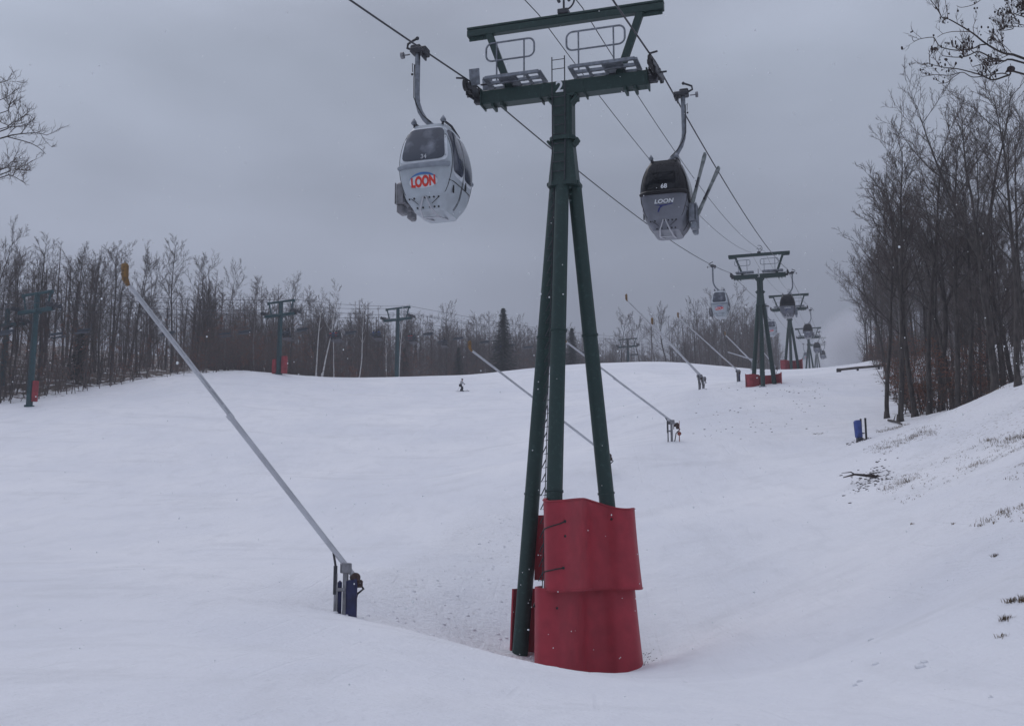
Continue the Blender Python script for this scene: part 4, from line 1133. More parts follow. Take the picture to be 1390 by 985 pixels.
# ------------------------------------------------------------------ trees
def rot_about(v, ax, a_): return Matrix.Rotation(a_, 3, ax) @ v
def bare_tree(seed, H=17.0, first=.32, n1=17, n2=7, n3=6, n4=4, spread=.30, r0=.17, lean=.03, fork=0, up=.55, twr=.011, trunk_mat='bark', crown_mat='twig'):
    rn = random.Random(seed)
    tr, cr = MB(), MB()
    def perp(d_):
        a_ = d_.orthogonal().normalized(); return rot_about(a_, d_, rn.uniform(0, 2 * math.pi))
    def grow(mb, p, d_, L_, r_, seg, nseg, wig, upk, endr=.25, smooth=True):
        pts = [p.copy()]; q = p.copy(); dd = d_.copy()
        for i in range(nseg):
            dd = (dd + Vector((rn.gauss(0, wig), rn.gauss(0, wig), rn.gauss(0, wig) + upk))).normalized()
            q = q + dd * (L_ / nseg); pts.append(q.copy())
        rr = [r_ * (1 - (1 - endr) * k / nseg) for k in range(nseg + 1)]
        mb.tube(pts, rr, seg, cap=False, smooth=smooth); return pts, rr, dd
    def twig(p, d_, L_, r_):
        a_ = d_.orthogonal().normalized(); b_ = d_.cross(a_)
        tip = p + d_ * L_ + Vector((0, 0, L_ * .12))
        cr.add([p + a_ * r_, p - a_ * r_ * .5 + b_ * r_ * .87, p - a_ * r_ * .5 - b_ * r_ * .87, tip], [(0, 1, 3), (1, 2, 3), (2, 0, 3)])
    def sub(pts, rr, lvl, L_, cnt, t0=.25):
        n_ = len(pts) - 1
        for k in range(cnt):
            t = t0 + (1 - t0) * (k + rn.random()) / cnt; i = min(int(t * n_), n_ - 1); f_ = t * n_ - i
            p = pts[i].lerp(pts[i + 1], f_); d_ = (pts[i + 1] - pts[i]).normalized(); rb_ = rr[i] + (rr[min(i + 1, n_)] - rr[i]) * f_
            ang = rn.uniform(.45, .95); dd = rot_about(d_, perp(d_), ang); dd = (dd + Vector((0, 0, .18))).normalized()
            l_ = L_ * rn.uniform(.6, 1.15) * (1 - .45 * t)
            if lvl == 2:
                pp, r2, _ = grow(tr if rb_ > .03 else cr, p, dd, l_, max(rb_ * .55, .014), 4, 4, .10, .05, .35)
                sub(pp, r2, 3, l_ * .5, n3, .15)
            elif lvl == 3:
                pp, r2, _ = grow(cr, p, dd, l_, max(rb_ * .6, .010), 3, 2, .12, .04, .4)
                sub(pp, r2, 4, l_ * .55, n4, .1)
            else: twig(p, dd, l_, twr * .8)
    # trunk
    pts, rr, dd = grow(tr, Vector((0, 0, -.4)), Vector((rn.gauss(0, lean), rn.gauss(0, lean), 1)).normalized(), H * (.97 if not fork else .45), r0, 9, 12, .035, .03, .12 if not fork else .7)
    stems = [(pts, rr)]
    tr.tube([Vector((0, 0, -.4)), Vector((0, 0, .05)), Vector((0, 0, .5))], [r0 * 1.7, r0 * 1.35, r0 * 1.0], 9, cap=False)
    if fork:
        stems = []
        a0 = rn.uniform(0, 6.28)
        for k in range(fork):
            a_ = a0 + k * 2 * math.pi / fork; d_ = (dd + Vector((math.cos(a_), math.sin(a_), 0)) * rn.uniform(.22, .45)).normalized()
            stems.append(grow(tr, pts[-1], d_, H * .55, rr[-1] * rn.uniform(.6, .8), 8, 9, .05, .06, .12)[:2])
    for (ps, rs) in stems:
        n_ = len(ps) - 1; cnt = n1 if not fork else max(6, int(n1 / fork * 1.2)); f0 = first if not fork else .05
        for k in range(cnt):
            t = f0 + (.98 - f0) * ((k + rn.random()) / cnt) ** .85; i = min(int(t * n_), n_ - 1); f_ = t * n_ - i
            p = ps[i].lerp(ps[i + 1], f_); rb_ = rs[i] + (rs[i + 1] - rs[i]) * f_
            d_ = (ps[i + 1] - ps[i]).normalized(); a_ = k * 2.4 + rn.uniform(-.6, .6)
            h_ = Vector((math.cos(a_), math.sin(a_), 0)); upv = up + .5 * t + rn.uniform(-.2, .2)
            dd = (h_ + d_ * upv).normalized()
            l_ = H * spread * (1.05 - .62 * t) * rn.uniform(.7, 1.2)
            pp, r2, _ = grow(tr, p, dd, l_, max(rb_ * .50, .022), 5, 6, .07, .075, .25)
            sub(pp, r2, 2, l_ * .55, n2, .2)
            twigs = 3
        sub(ps, rs, 2, H * spread * .45, 4, .8)
    return tr.mesh('trunk', M[trunk_mat]), cr.mesh('crown', M[crown_mat])
PROT = [bare_tree(11, 18, .40, 13, 8, 7, 7, .33, up=.85, lean=.015, twr=.010), bare_tree(12, 16.5, .34, 14, 8, 7, 7, .36, crown_mat='twiggrey', up=.8, lean=.02, twr=.010), bare_tree(13, 19, .46, 13, 8, 7, 7, .31, r0=.18, up=1.0, lean=.015, twr=.010),
        bare_tree(14, 15, .24, 15, 8, 7, 7, .38, r0=.14, up=.75, lean=.02, twr=.010), bare_tree(15, 18, .2, 14, 8, 7, 7, .33, fork=2, r0=.2, up=.7, lean=.02, twr=.010), bare_tree(16, 17.5, .36, 14, 8, 6, 6, .30, lean=.04, r0=.13, trunk_mat='barklight', up=.9),
        bare_tree(17, 12, .12, 16, 8, 6, 6, .38, r0=.10, up=.7, lean=.03)]
BIR = [bare_tree(21, 15, .5, 13, 6, 5, 4, .18, r0=.13, trunk_mat='birch', up=.9, lean=.03), bare_tree(22, 13.5, .45, 13, 6, 5, 4, .2, r0=.11, trunk_mat='birch', up=.9, lean=.06)]
BIG = [bare_tree(31, 19, .3, 20, 8, 7, 5, .32, r0=.24, fork=3, lean=.01, twr=.009), bare_tree(32, 19.5, .42, 17, 9, 7, 6, .32, r0=.20, lean=.012, up=.9, twr=.009), bare_tree(33, 18, .42, 16, 9, 7, 6, .34, r0=.17, lean=.02, crown_mat='twiggrey', up=.85, twr=.009)]
def put_tree(name, meshes, x, y, s, rz, label, group=None, sink=.0, cat='tree', sxy=None, tilt=0.0):
    o = empty(name, (x, y, gz(x, y) - sink), rz, label, cat, group); o.scale = (s * (sxy or 1), s * (sxy or 1), s)
    if tilt: o.rotation_euler = (0, tilt, 0)
    for nm, me_ in zip(('trunk', 'crown'), meshes):
        q = bpy.data.objects.new(nm, me_); C.objects.link(q); q.parent = o
    return o
rt_ = random.Random(5)
def in_frame(x, y, margin=6):
    return abs(x) < .492 * y * 1.03 + margin
taken = []
def scatter(cnt, fn, mind):
    out = []; tries = 0
    while len(out) < cnt and tries < cnt * 200:
        tries += 1; x, y = fn()
        if x is None or not in_frame(x, y): continue
        if any((x - a_) ** 2 + (y - b_) ** 2 < mind * mind for a_, b_ in taken): continue
        taken.append((x, y)); out.append((x, y))
    return out
# left wood, behind the chairlift
def fl():
    y = 112 + 240 * rt_.random() ** 1.35; bx = -111 + .5 * y
    x = bx - abs(rt_.gauss(0, 1)) * (10 + .12 * y) ; return x, y
# photo-matched positions come first: nearer taller crowns
spec = [(-2, 113, 4, 1.15), (52, 128, 2, 1.0), (150, 130, 0, 1.02), (185, 138, 1, 1.05), (232, 140, 2, 1.02), (268, 142, 3, 1.1), (305, 150, 5, .95), (15, 122, 1, 1.0), (95, 135, 3, 1.05), (128, 142, 4, .95)]
labn = {0: 'tall bare tree cut by the left edge of the photo', 1: 'bare tree with a fan shaped crown behind the nearest teal tower', 2: 'bare tree directly behind the orange nozzle of the near snow gun', 3: 'slim bare tree right of the near gun nozzle', 4: 'tall slender bare tree rising above its neighbours left of the knoll tower', 5: 'bare tree with wide forking crown over the middle of the gun pole', 6: 'thin pale trunked tree left of the knoll tower', 7: 'bare tree just left of the nearest teal tower', 8: 'broad bare tree between the nearest teal tower and the gun nozzle', 9: 'forked bare tree between the teal tower and the gun nozzle'}
for i, (px_, Y, v, s) in enumerate(spec):
    x = (px_ - CX) / 1500 * Y * 1.0; x = gat(px_, Y).x; taken.append((x, Y))
    put_tree('bare_tree', PROT[v], x, Y, s * .94, rt_.uniform(0, 6), labn[i], 'bare trees of the left wood')
LG = 'bare trees of the left wood'
VN = {0: 'tall', 1: 'greyish', 2: 'high crowned', 3: 'broad crowned', 4: 'twin stemmed', 5: 'pale trunked', 6: 'young short'}
def pxof(x, y, z=None):
    z = gz(x, y) if z is None else z
    return CX + F * x / (y * math.cos(PITCH) + z * math.sin(PITCH))
def band(p, table):
    for lim, nm in table:
        if p < lim: return nm
    return table[-1][1]
LB = [(60, 'at the left edge of the photo'), (160, 'between the nearest teal tower and the gun nozzle'), (230, 'behind the top of the near gun pole'), (310, 'behind the middle of the near gun pole'), (378, 'just left of the knoll tower'), (432, 'just right of the knoll tower'),
      (480, 'behind the left birches'), (533, 'just left of the unpadded tower'), (590, 'just right of the unpadded tower'), (640, 'above the lone skier'), (690, 'behind the tall spruce'), (735, 'right of the tall spruce'), (830, 'behind the legs of the big tower'), (9999, 'beyond the crest right of the big tower')]
RB = [(1205, 'at the left edge of the right wood'), (1240, 'behind the right wood corner tree'), (1275, 'behind the second right wood tree'), (1315, 'behind the pale patched trunk'), (1350, 'left of the big forked tree'), (9999, 'right of the big forked tree')]
IB = [(960, 'in the misty middle wood, left of the uphill gun'), (1010, 'in the misty middle wood above the snow gun row'), (1035, 'in the middle wood behind the second gondola tower'), (9999, 'in the middle wood right of the second tower')]
def tlabel(v, x, y, table, ysplit):
    return '%s bare tree %s, %s' % (VN[v], band(pxof(x, y), table), 'front rows' if y < ysplit(x) else 'back rows')
for x, y in scatter(150, fl, 2.1):
    v = rt_.choice([0, 1, 2, 3, 4, 5, 6, 3, 6]); s = rt_.uniform(.66, .98)
    put_tree('bare_tree', PROT[v], x, y, s, rt_.uniform(0, 6), tlabel(v, x, y, LB, lambda x: 2 * (x + 111) + 25), LG, .1)
BL = {0: 'tall white birch trunk left of the unpadded teal tower, the leftmost birch', 1: 'white birch with a long clean trunk, second from the left', 2: 'thin white birch below the red clad riders', 3: 'crooked white birch left of the unpadded teal tower', 4: 'white birch close on the right of the unpadded teal tower', 5: 'leaning pale birch close behind the unpadded teal tower'}
for i, (px_, Y, v, s) in enumerate(((429, 160, 0, .92), (437, 159, 1, 1.1), (453, 166, 0, .8), (487, 170, 1, .95), (541, 184, 0, .95), (527, 186, 1, .9))):
    p = gat(px_, Y); put_tree('birch_tree', BIR[v], p.x, Y, s, rt_.uniform(0, 6), BL[i], 'white birches in the left wood')
# wood on the rise between the two lifts
def fi():
    y = 236 + 120 * rt_.random(); lo_ = -95 + .5 * y; hi_ = -20 + .31 * y
    if hi_ < lo_: return None, None
    return rt_.uniform(lo_, hi_), y
for x, y in scatter(46, fi, 2.4):
    v = rt_.choice([0, 1, 3, 4, 6])
    put_tree('bare_tree', PROT[v], x, y, rt_.uniform(.85, 1.12), rt_.uniform(0, 6), tlabel(v, x, y, IB, lambda x: 262), 'bare trees between the two lifts', .1)
# right wood
big = [(1352, 52.5, 0, .80, 'big dark forked tree at the right edge of the wood, nearest the snow bank'), (1222, 62, 1, .86, 'tall slender tree at the left front corner of the right wood'), (1262, 63, 2, .93, 'tall straight tree, second from the front corner of the right wood'),
       (1204, 67, 2, .88, 'leftmost front tree of the right wood, leaning over the piste'), (1300, 59, 1, .84, 'tree with a pale patched lower trunk at the front of the right wood'), (1382, 50, 2, .86, 'tall tree cut by the right edge of the photo'),
       (1318, 60, 2, .84, 'straight dark tree just left of the big forked tree'), (1278, 66, 0, .82, 'forked tree standing behind the front row of the right wood'), (1243, 65, 1, .85, 'dark trunk between the two tall front trees of the right wood')]
for px_, Y, v, s, lab in big:
    p = gat(px_, Y); taken.append((p.x, Y)); put_tree('bare_tree', BIG[v], p.x, Y, s, rt_.uniform(0, 6), lab, 'bare trees of the right wood')
def fr_():
    y = 52 + 190 * rt_.random() ** 1.6; bx = max(24.2, 4.2 + .31 * y); x = bx + abs(rt_.gauss(0, 1)) * 9
    return x, y
for x, y in scatter(100, fr_, 1.5):
    v = rt_.choice([0, 1, 2, 3, 4, 5, 6, 3]); s = rt_.uniform(.65, .98) * (1.0 if y > 62 else .9)
    put_tree('bare_tree', PROT[v], x, y, s, rt_.uniform(0, 6), tlabel(v, x, y, RB, lambda x: 72), 'bare trees of the right wood', .05)

# spruces
def spruce(seed, H=12, rw=2.0):
    rn = random.Random(seed); tr = MB(); cr = MB()
    tr.tube([(0, 0, -.3), (0, 0, H * .5), (0, 0, H)], [.16, .10, .01], 7)
    z = H * .10
    while z < H * .985:
        t = z / H; rr = rw * (1 - t) ** .7 * rn.uniform(.75, 1.15) + .08
        nb = rn.randint(6, 9); a0 = rn.uniform(0, 6)
        for k in range(nb):
            a_ = a0 + 2 * math.pi * k / nb + rn.uniform(-.2, .2); l_ = rr * rn.uniform(.7, 1.1)
            h_ = Vector((math.cos(a_), math.sin(a_), 0)); sd_ = Vector((-h_.y, h_.x, 0))
            nsg = max(4, int(l_ / .13))
            for q in range(nsg):
                f_ = (q + .3) / nsg; c_ = h_ * l_ * f_ + Vector((0, 0, z - .35 * l_ * f_ + .12 * l_ * f_ * f_))
                for s_ in (-1, 1):
                    w = (.30 * (1 - f_ * .6)) * rn.uniform(.6, 1.3); e_ = c_ + sd_ * s_ * w + h_ * w * .5 + Vector((0, 0, -.10 * rn.random()))
                    cr.add([c_, c_ + h_ * .13 + Vector((0, 0, -.05)), e_], [(0, 1, 2)]); cr.add([c_, c_ + Vector((0, 0, -.12)), e_ - h_ * .05], [(0, 1, 2)])
        z += .26 * (1 - .4 * t)
    return tr.mesh('trunk', M['bark']), cr.mesh('crown', M['needle'])
SPR = [spruce(1, 14, 4.0), spruce(2, 8, 2.2)]
for px_, Y, v, s, lab in ((683, 196, 0, 1.02, 'tall dark spruce standing out above the left wood'), (777, 216, 0, .86, 'dark spruce top seen just beside the right leg of the near tower'), (745, 210, 1, 1.0, 'small spruce behind the middle of the near tower'),
                          (105, 127, 1, .85, 'low dark evergreen between the nearest teal tower and the gun pole'), (548, 200, 0, .58, 'dark evergreen behind the leaning birches'), (622, 205, 0, .6, 'dark evergreen above the lone skier')):
    p = gat(px_, Y); put_tree('spruce_tree', SPR[v], p.x, Y, s, rt_.uniform(0, 6), lab)

# undergrowth: countless saplings, brush, dead beech leaves at both woods
def brush(name, pts, label, mt, hmin, hmax, cnt=14, leafp=0.0):
    mb = MB(); lf = MB(); rn = random.Random(len(pts))
    zs = ground([p[0] for p in pts], [p[1] for p in pts])
    for (x, y), z in zip(pts, zs):
        H = rn.uniform(hmin, hmax); b_ = Vector((x, y, z - .1)); top = b_ + Vector((rn.gauss(0, .2), rn.gauss(0, .2), 1)) * H
        mb.tube([b_, b_.lerp(top, .5) + Vector((rn.gauss(0, .1), rn.gauss(0, .1), 0)), top], [.03 + .004 * H, .02, .006], 3, cap=False)
        leafy = rn.random() < leafp
        for k in range(cnt):
            t = rn.uniform(.12, .97); p = b_.lerp(top, t); a_ = rn.uniform(0, 6.28); l_ = H * .34 * (1.1 - t) * rn.uniform(.5, 1.2) + .15
            d_ = Vector((math.cos(a_), math.sin(a_), rn.uniform(.1, .9))).normalized(); e_ = p + d_ * l_
            s_ = d_.orthogonal().normalized() * .013
            mb.add([p + s_, p - s_, e_], [(0, 1, 2)])
            for q in range(3):
                w = p.lerp(e_, rn.uniform(.3, .9)); d2 = (d_ + Vector((rn.gauss(0, .5), rn.gauss(0, .5), rn.gauss(0, .4)))).normalized(); mb.add([w + s_ * .7, w - s_ * .7, w + d2 * l_ * .45], [(0, 1, 2)])
            if leafy:
                for q in range(7):
                    w = p.lerp(e_, rn.uniform(.2, 1.1)) + Vector((rn.gauss(0, .1), rn.gauss(0, .1), rn.gauss(0, .07))); u = Vector((rn.gauss(0, 1), rn.gauss(0, 1), rn.gauss(0, 1))).normalized() * .07; v_ = u.orthogonal().normalized() * .05
                    lf.add([w - u, w + v_, w + u, w - v_], [(0, 1, 2, 3)])
    o = mb.build(name, M[mt]); tag(o, label, 'undergrowth', kind='stuff')
    if lf.v: l_ = lf.build('dead_leaves', M['leafdead'], o)
    return o
pts = []
while len(pts) < 3000:
    y = 112 + 200 * rt_.random() ** 1.5; x = -109 + .5 * y - abs(rt_.gauss(0, 1)) * 14
    if in_frame(x, y, 3) and (x / y > -.30 or rt_.random() < .40): pts.append((x, y))
brush('undergrowth', pts, 'brown brush and saplings filling the foot of the left wood', 'twigfar', 1.5, 8.5, 18, .16)
pts = []
while len(pts) < 850:
    y = 57 + 150 * rt_.random() ** 1.1; x = max(24.0, 3.8 + .31 * y) + abs(rt_.gauss(0, 1)) * 8
    if in_frame(x, y, 3): pts.append((x, y))
brush('undergrowth', pts, 'dark brush and brown leaved saplings filling the right wood', 'twig', 1.0, 5.5, 18, .13)
pts = []
for px_, Y, n_ in ((1254, 66, 9), (1244, 69, 5), (1332, 68, 8), (1345, 72, 6)):
    for k in range(n_):
        q = gat(px_ + rt_.gauss(0, 9), Y + rt_.gauss(0, 1.2)); pts.append((q.x, q.y))
brush('undergrowth', pts, 'rust brown beech saplings still holding leaves in the right wood', 'twig', 1.5, 5.5, 18, 1.0)
pts = []
while len(pts) < 700:
    x, y = fi()
    if x is not None: pts.append((x, y))
brush('undergrowth', pts, 'misty brush at the foot of the wood behind the second gondola tower', 'twigfar', 2, 7, 12, .05)

# the deep wood behind, too many trees to count: one mass
def wood_mass(name, pts, label, hs=(13, 18)):
    mb = MB(); rn = random.Random(99)
    zs = ground([p[0] for p in pts], [p[1] for p in pts])
    for (x, y), z in zip(pts, zs):
        H = rn.uniform(*hs); b_ = Vector((x, y, z - .3)); top = b_ + Vector((rn.gauss(0, .05), rn.gauss(0, .05), 1)) * H
        mb.tube([b_, b_.lerp(top, .5), top], [.17, .12, .02], 4, cap=False)
        for k in range(26):
            t = rn.uniform(.2, .98); p = b_.lerp(top, t); a_ = rn.uniform(0, 6.28); l_ = H * .27 * (1.15 - t) * rn.uniform(.6, 1.2)
            d_ = Vector((math.cos(a_), math.sin(a_), rn.uniform(.5, 1.2))).normalized(); e_ = p + d_ * l_; s_ = d_.orthogonal().normalized() * .035
            mb.add([p + s_, p - s_, e_], [(0, 1, 2)])
            for q in range(9):
                w = p.lerp(e_, rn.uniform(.15, .95)); d2 = (d_ + Vector((rn.gauss(0, .6), rn.gauss(0, .6), rn.gauss(0, .4)))).normalized(); l2 = l_ * rn.uniform(.25, .5)
                s2_ = d2.orthogonal().normalized() * .02; e2 = w + d2 * l2; mb.add([w + s2_, w - s2_, e2], [(0, 1, 2)])
                for r_ in range(2):
                    w2 = w.lerp(e2, rn.uniform(.2, .9)); d3 = (d2 + Vector((rn.gauss(0, .6), rn.gauss(0, .6), rn.gauss(0, .4)))).normalized(); mb.add([w2 + s2_ * .7, w2 - s2_ * .7, w2 + d3 * l2 * .5], [(0, 1, 2)])
    return tag(mb.build(name, M['twigfar']), label, 'wood', kind='stuff')
pts = []
while len(pts) < 1050:
    y = 128 + 330 * rt_.random(); x = -118 + .5 * y - 8 - 75 * rt_.random() ** 1.2
    if in_frame(x, y, 5) and (x / y > -.30 or rt_.random() < .65): pts.append((x, y))
wood_mass('distant_wood', pts, 'dense grey wood closing the view behind the left trees')
pts = []
while len(pts) < 330:
    y = 92 + 330 * rt_.random(); x = 12 + .31 * y + 5 + 45 * rt_.random()
    if in_frame(x, y, 3) : pts.append((x, y))
wood_mass('distant_wood', pts, 'dense dark wood behind the right hand trees', (11, 15))
pts = []
while len(pts) < 110:
    x, y = fi()
    if x is not None: pts.append((x, y))
wood_mass('distant_wood', pts, 'dense misty wood between the two lifts', (13, 18))
print('trees done', len([o for o in bpy.data.objects if o.name.startswith('bare_tree')]))

# ------------------------------------------------------------------ two near trees reaching into the frame
def limb_tree(name, label, root_xy, H, r0, hub_px, limbs, Y, tw_len, tw_r, ntw, seed, clusters=0.0, other=1, zpx=None, rk=1.0):
    rn = random.Random(seed); bx, by = root_xy; bz = gz(bx, by)
    o = empty(name, (bx, by, bz), 0, label, 'tree'); O = Vector((bx, by, bz))
    tr = MB(); cr = MB(); bd = MB()
    tp = [Vector((0, 0, -.4)), Vector((.1, 0, H * .3)), Vector((-.1 , .1, H * .6)), Vector((.1, .1, H))]
    tr.tube(tp, [r0 * 1.5, r0, r0 * .8, r0 * .3], 12, cap=False)
    def shoots(pts, rr, L_, n_, lvl):
        for k in range(n_):
            t = rn.uniform(.08, 1) * (len(pts) - 1); i = min(int(t), len(pts) - 2); p = pts[i].lerp(pts[i + 1], t - i)
            d_ = (pts[i + 1] - pts[i]).normalized(); d2 = (rot_about(d_, rot_about(d_.orthogonal().normalized(), d_, rn.uniform(0, 6.28)), rn.uniform(.5, 1.15)) + Vector((0, 0, .35))).normalized()
            l_ = L_ * rn.uniform(.5, 1.25); m_ = p + d2 * l_ * .5 + Vector((rn.gauss(0, .04), rn.gauss(0, .04), .03)) * l_; e_ = m_ + (d2 + Vector((rn.gauss(0, .25), rn.gauss(0, .25), .2))).normalized() * l_ * .5
            r_ = max(min(rr * .6, tw_r * 2), tw_r); cr.tube([p, m_, e_], [r_, r_ * .8, r_ * .4], 4, cap=False)
            if lvl > 0: shoots([p, m_, e_], r_, L_ * .55, 4, lvl - 1)
            if rn.random() < clusters:
                for q in range(rn.randint(1, 3)):
                    c_ = p.lerp(e_, rn.uniform(.5, 1.0)) + Vector((rn.gauss(0, .015), rn.gauss(0, .015), rn.gauss(0, .02))); bd.ball(c_, rn.uniform(.006, .014), 6, 4, (1, 1, rn.uniform(1, 2.0)))
    for (pts_px, r_a, r_b, dY) in limbs:
        r_a *= .8; r_b *= .8
        P_ = [at(a_, b_, Y + dY * (k / max(1, len(pts_px) - 1))) - O for k, (a_, b_) in enumerate(pts_px)]
        if pts_px[0][0] >= 1389 or pts_px[0][0] <= 0.5:      # joins the trunk outside the frame
            q = P_[0]; zt_ = q.z - .9 * abs(q.x) ** .5 * .9; P_ = [Vector((0, .1, max(zt_, 1))), Vector((q.x * .45, q.y * .45, zt_ + (q.z - zt_) * .6))] + P_
            n0 = 2
        else: n0 = 0
        # smooth
        out = []
        for i in range(len(P_) - 1):
            a_, b_, c_, d_ = P_[max(i - 1, 0)], P_[i], P_[i + 1], P_[min(i + 2, len(P_) - 1)]
            for k in range(4):
                t = k / 4; out.append(.5 * ((2 * b_) + (-a_ + c_) * t + (2 * a_ - 5 * b_ + 4 * c_ - d_) * t * t + (-a_ + 3 * b_ - 3 * c_ + d_) * t ** 3))
        out.append(P_[-1]); n_ = len(out)
        rr = [r_a + (r_b - r_a) * k / (n_ - 1) for k in range(n_)]
        for k in range(n0 * 4): rr[k] = r_a * (1.0 + 1.3 * (1 - k / (n0 * 4)))
        (tr if r_a > tw_r * 2.5 else cr).tube(out, rr, 7, cap=False)
        vis = out[n0 * 4:] if n0 else out
        shoots(vis, r_b, tw_len, int(ntw * sum((vis[i + 1] - vis[i]).length for i in range(len(vis) - 1))), 1)
        if n0: shoots(out[4:], r_a, tw_len * 2, 6, 2)
    # the side of the crown that faces away from the camera's view
    for k in range(13):
        z_ = H * (.42 + .55 * k / 13); a_ = rn.uniform(-1.1, 1.1) + (0 if other > 0 else math.pi)
        d_ = Vector((math.cos(a_), math.sin(a_) * .8, .55)).normalized(); L_ = H * .28 * (1.15 - k / 13)
        P_ = [Vector((0, .05, z_)), Vector((0, .05, z_)) + d_ * L_ * .5, Vector((0, .05, z_)) + d_ * L_ + Vector((0, 0, .4))]
        tr.tube(P_, [r0 * .32, r0 * .2, .015], 6, cap=False); shoots(P_, .03, L_ * .4, 9, 2)
    tr.build('trunk', M['bark'], o); cr.build('crown', M['twig'], o)
    if bd.v: q = bd.build('dry_buds', M['budleaf'], o); q['kind'] = 'stuff'
    return o
def zz(l): return [(1230 + a_ / 7.575, b_ / 7.575) for a_, b_ in l]
limbs = [
 (zz([(1212, 605), (1090, 565), (980, 540), (820, 450), (700, 355), (600, 290), (450, 205), (370, 180), (330, 100), (250, 5)]), .022, .005, .8),
 (zz([(820, 460), (760, 465), (690, 500), (600, 515), (480, 515), (350, 480), (300, 410), (270, 385), (150, 400), (80, 425), (60, 380)]), .011, .004, .4),
 (zz([(660, 330), (560, 325), (460, 330), (380, 350), (320, 385)]), .007, .004, .2), (zz([(430, 190), (415, 90), (400, -20)]), .006, .004, .1),
 (zz([(1212, 650), (1000, 630), (900, 605), (780, 545), (720, 535), (620, 580), (500, 590), (370, 575)]), .018, .005, -.5),
 (zz([(1000, 632), (900, 632), (800, 655), (680, 690)]), .010, .005, .2),
 (zz([(1212, 765), (1060, 775), (920, 820), (860, 815), (760, 770), (600, 725), (500, 705), (400, 695), (280, 670), (210, 645)]), .018, .004, .5),
 (zz([(1060, 775), (990, 755), (880, 770), (690, 795), (580, 745), (450, 775), (300, 770), (160, 790)]), .010, .004, -.3),
 (zz([(560, 745), (480, 800), (420, 850), (330, 860)]), .006, .004, .1), (zz([(700, 350), (690, 280), (720, 200)]), .006, .003, .1),
 (zz([(840, 450), (850, 390), (930, 420), (1010, 470), (1080, 540)]), .006, .004, .1),
 (zz([(1212, 175), (1120, 180), (1040, 190), (960, 140)]), .010, .004, 1.0), (zz([(1212, 262), (1100, 300), (980, 320)]), .009, .004, .6), (zz([(1212, -30), (1180, 60), (1240, 130)]), .008, .004, .5), (zz([(780, -10), (690, 50), (570, 78), (520, 60)]), .006, .004, .3)]
nt_ = limb_tree('bare_tree', 'near tree whose budded branches hang into the top right corner', (8.8, 12.6), 9.5, .16, None, limbs, 12.4, .15, .0026, 5, 4, clusters=.24)
nest = MB(); nest.ball((0, 0, 0), .048, 12, 8, (1.05, .8, .85)); nest.tube([(-.04, 0, -.02), (-.075, 0, -.05)], [.02, .004], 6); nest.tube([(.0, 0, .03), (.0, 0, .07)], .004, 5)
q = nest.build('seed_cone', M['budleaf']); q.location = at(1230 + 1078 / 7.575, 712 / 7.575, 12.4); tag(q, 'round dark lump resting among the branches in the top right corner', 'cone')
def z5(l): return [(a_ / 4.69, 90 + b_ / 4.69) for a_, b_ in l]
limbs = [(z5([(0, 460), (100, 435), (230, 425), (300, 440)]), .05, .012, 1), (z5([(0, 415), (50, 380), (100, 350), (140, 345)]), .04, .012, -1), (z5([(50, 450), (180, 485), (250, 520), (290, 560)]), .025, .010, 0),
 (z5([(0, 400), (80, 385), (210, 390)]), .03, .01, 1), (z5([(0, 660), (60, 620), (110, 580)]), .04, .012, 1), (z5([(0, 690), (80, 655), (200, 665)]), .04, .012, 0), (z5([(0, 710), (60, 690), (160, 745)]), .035, .012, -1),
 (z5([(0, 300), (50, 270), (60, 240)]), .03, .012, 0), (z5([(0, 215), (30, 180)]), .03, .012, 0), (z5([(60, 395), (130, 330), (180, 310), (220, 340)]), .02, .01, 0), (z5([(0, 105), (25, 100)]), .02, .012, 0)]
limb_tree('bare_tree', 'bare tree outside the left edge whose fine branch tips reach into the picture', (-24.5, 38.5), 19, .26, None, limbs, 38, .36, .0055, 3.2, 9, other=-1)

# ------------------------------------------------------------------ small things on the snow
rn = random.Random(12)
def tuft(mb, p, n_, h_, sp_):
    for k in range(n_):
        a_ = rn.uniform(0, 6.28); d_ = Vector((math.cos(a_) * rn.uniform(.1, .9), math.sin(a_) * rn.uniform(.1, .9), 1)).normalized(); b_ = p + Vector((rn.gauss(0, sp_), rn.gauss(0, sp_), -.03)); l_ = h_ * rn.uniform(.5, 1.2)
        s_ = Vector((-math.sin(a_), math.cos(a_), 0)) * .006; m_ = b_ + d_ * l_ * .6; e_ = m_ + (d_ + Vector((math.cos(a_), math.sin(a_), -.6)) * .6).normalized() * l_ * .5
        mb.add([b_ - s_, b_ + s_, m_ + s_ * .7, m_ - s_ * .7, e_], [(0, 1, 2, 3), (3, 2, 4)])
gm = MB()
tp_ = [(1375, 17, .10, 26), (1366, 16.3, .10, 22), (1390, 16.8, .12, 26), (1352, 22.5, .09, 20), (1362, 15.6, .07, 14), (1295, 30, .08, 12), (1240, 33, .08, 10)]
for px_, Y, h_, n_ in tp_: tuft(gm, gat(px_, Y), n_ * 3, h_ * 1.2, .05)
cand = []
while len(cand) < 2600:
    Y = 20 + 44 * rn.random(); x = 10.5 + .17 * (Y - 20) + 16 * rn.random() ** 1.1
    if x < .50 * Y + 1 and vnoise(np.array([x / 3.0 + 40]), np.array([Y / 5.0]))[0] > -.06: cand.append((x, Y))
zc_ = ground([c_[0] for c_ in cand], [c_[1] for c_ in cand])
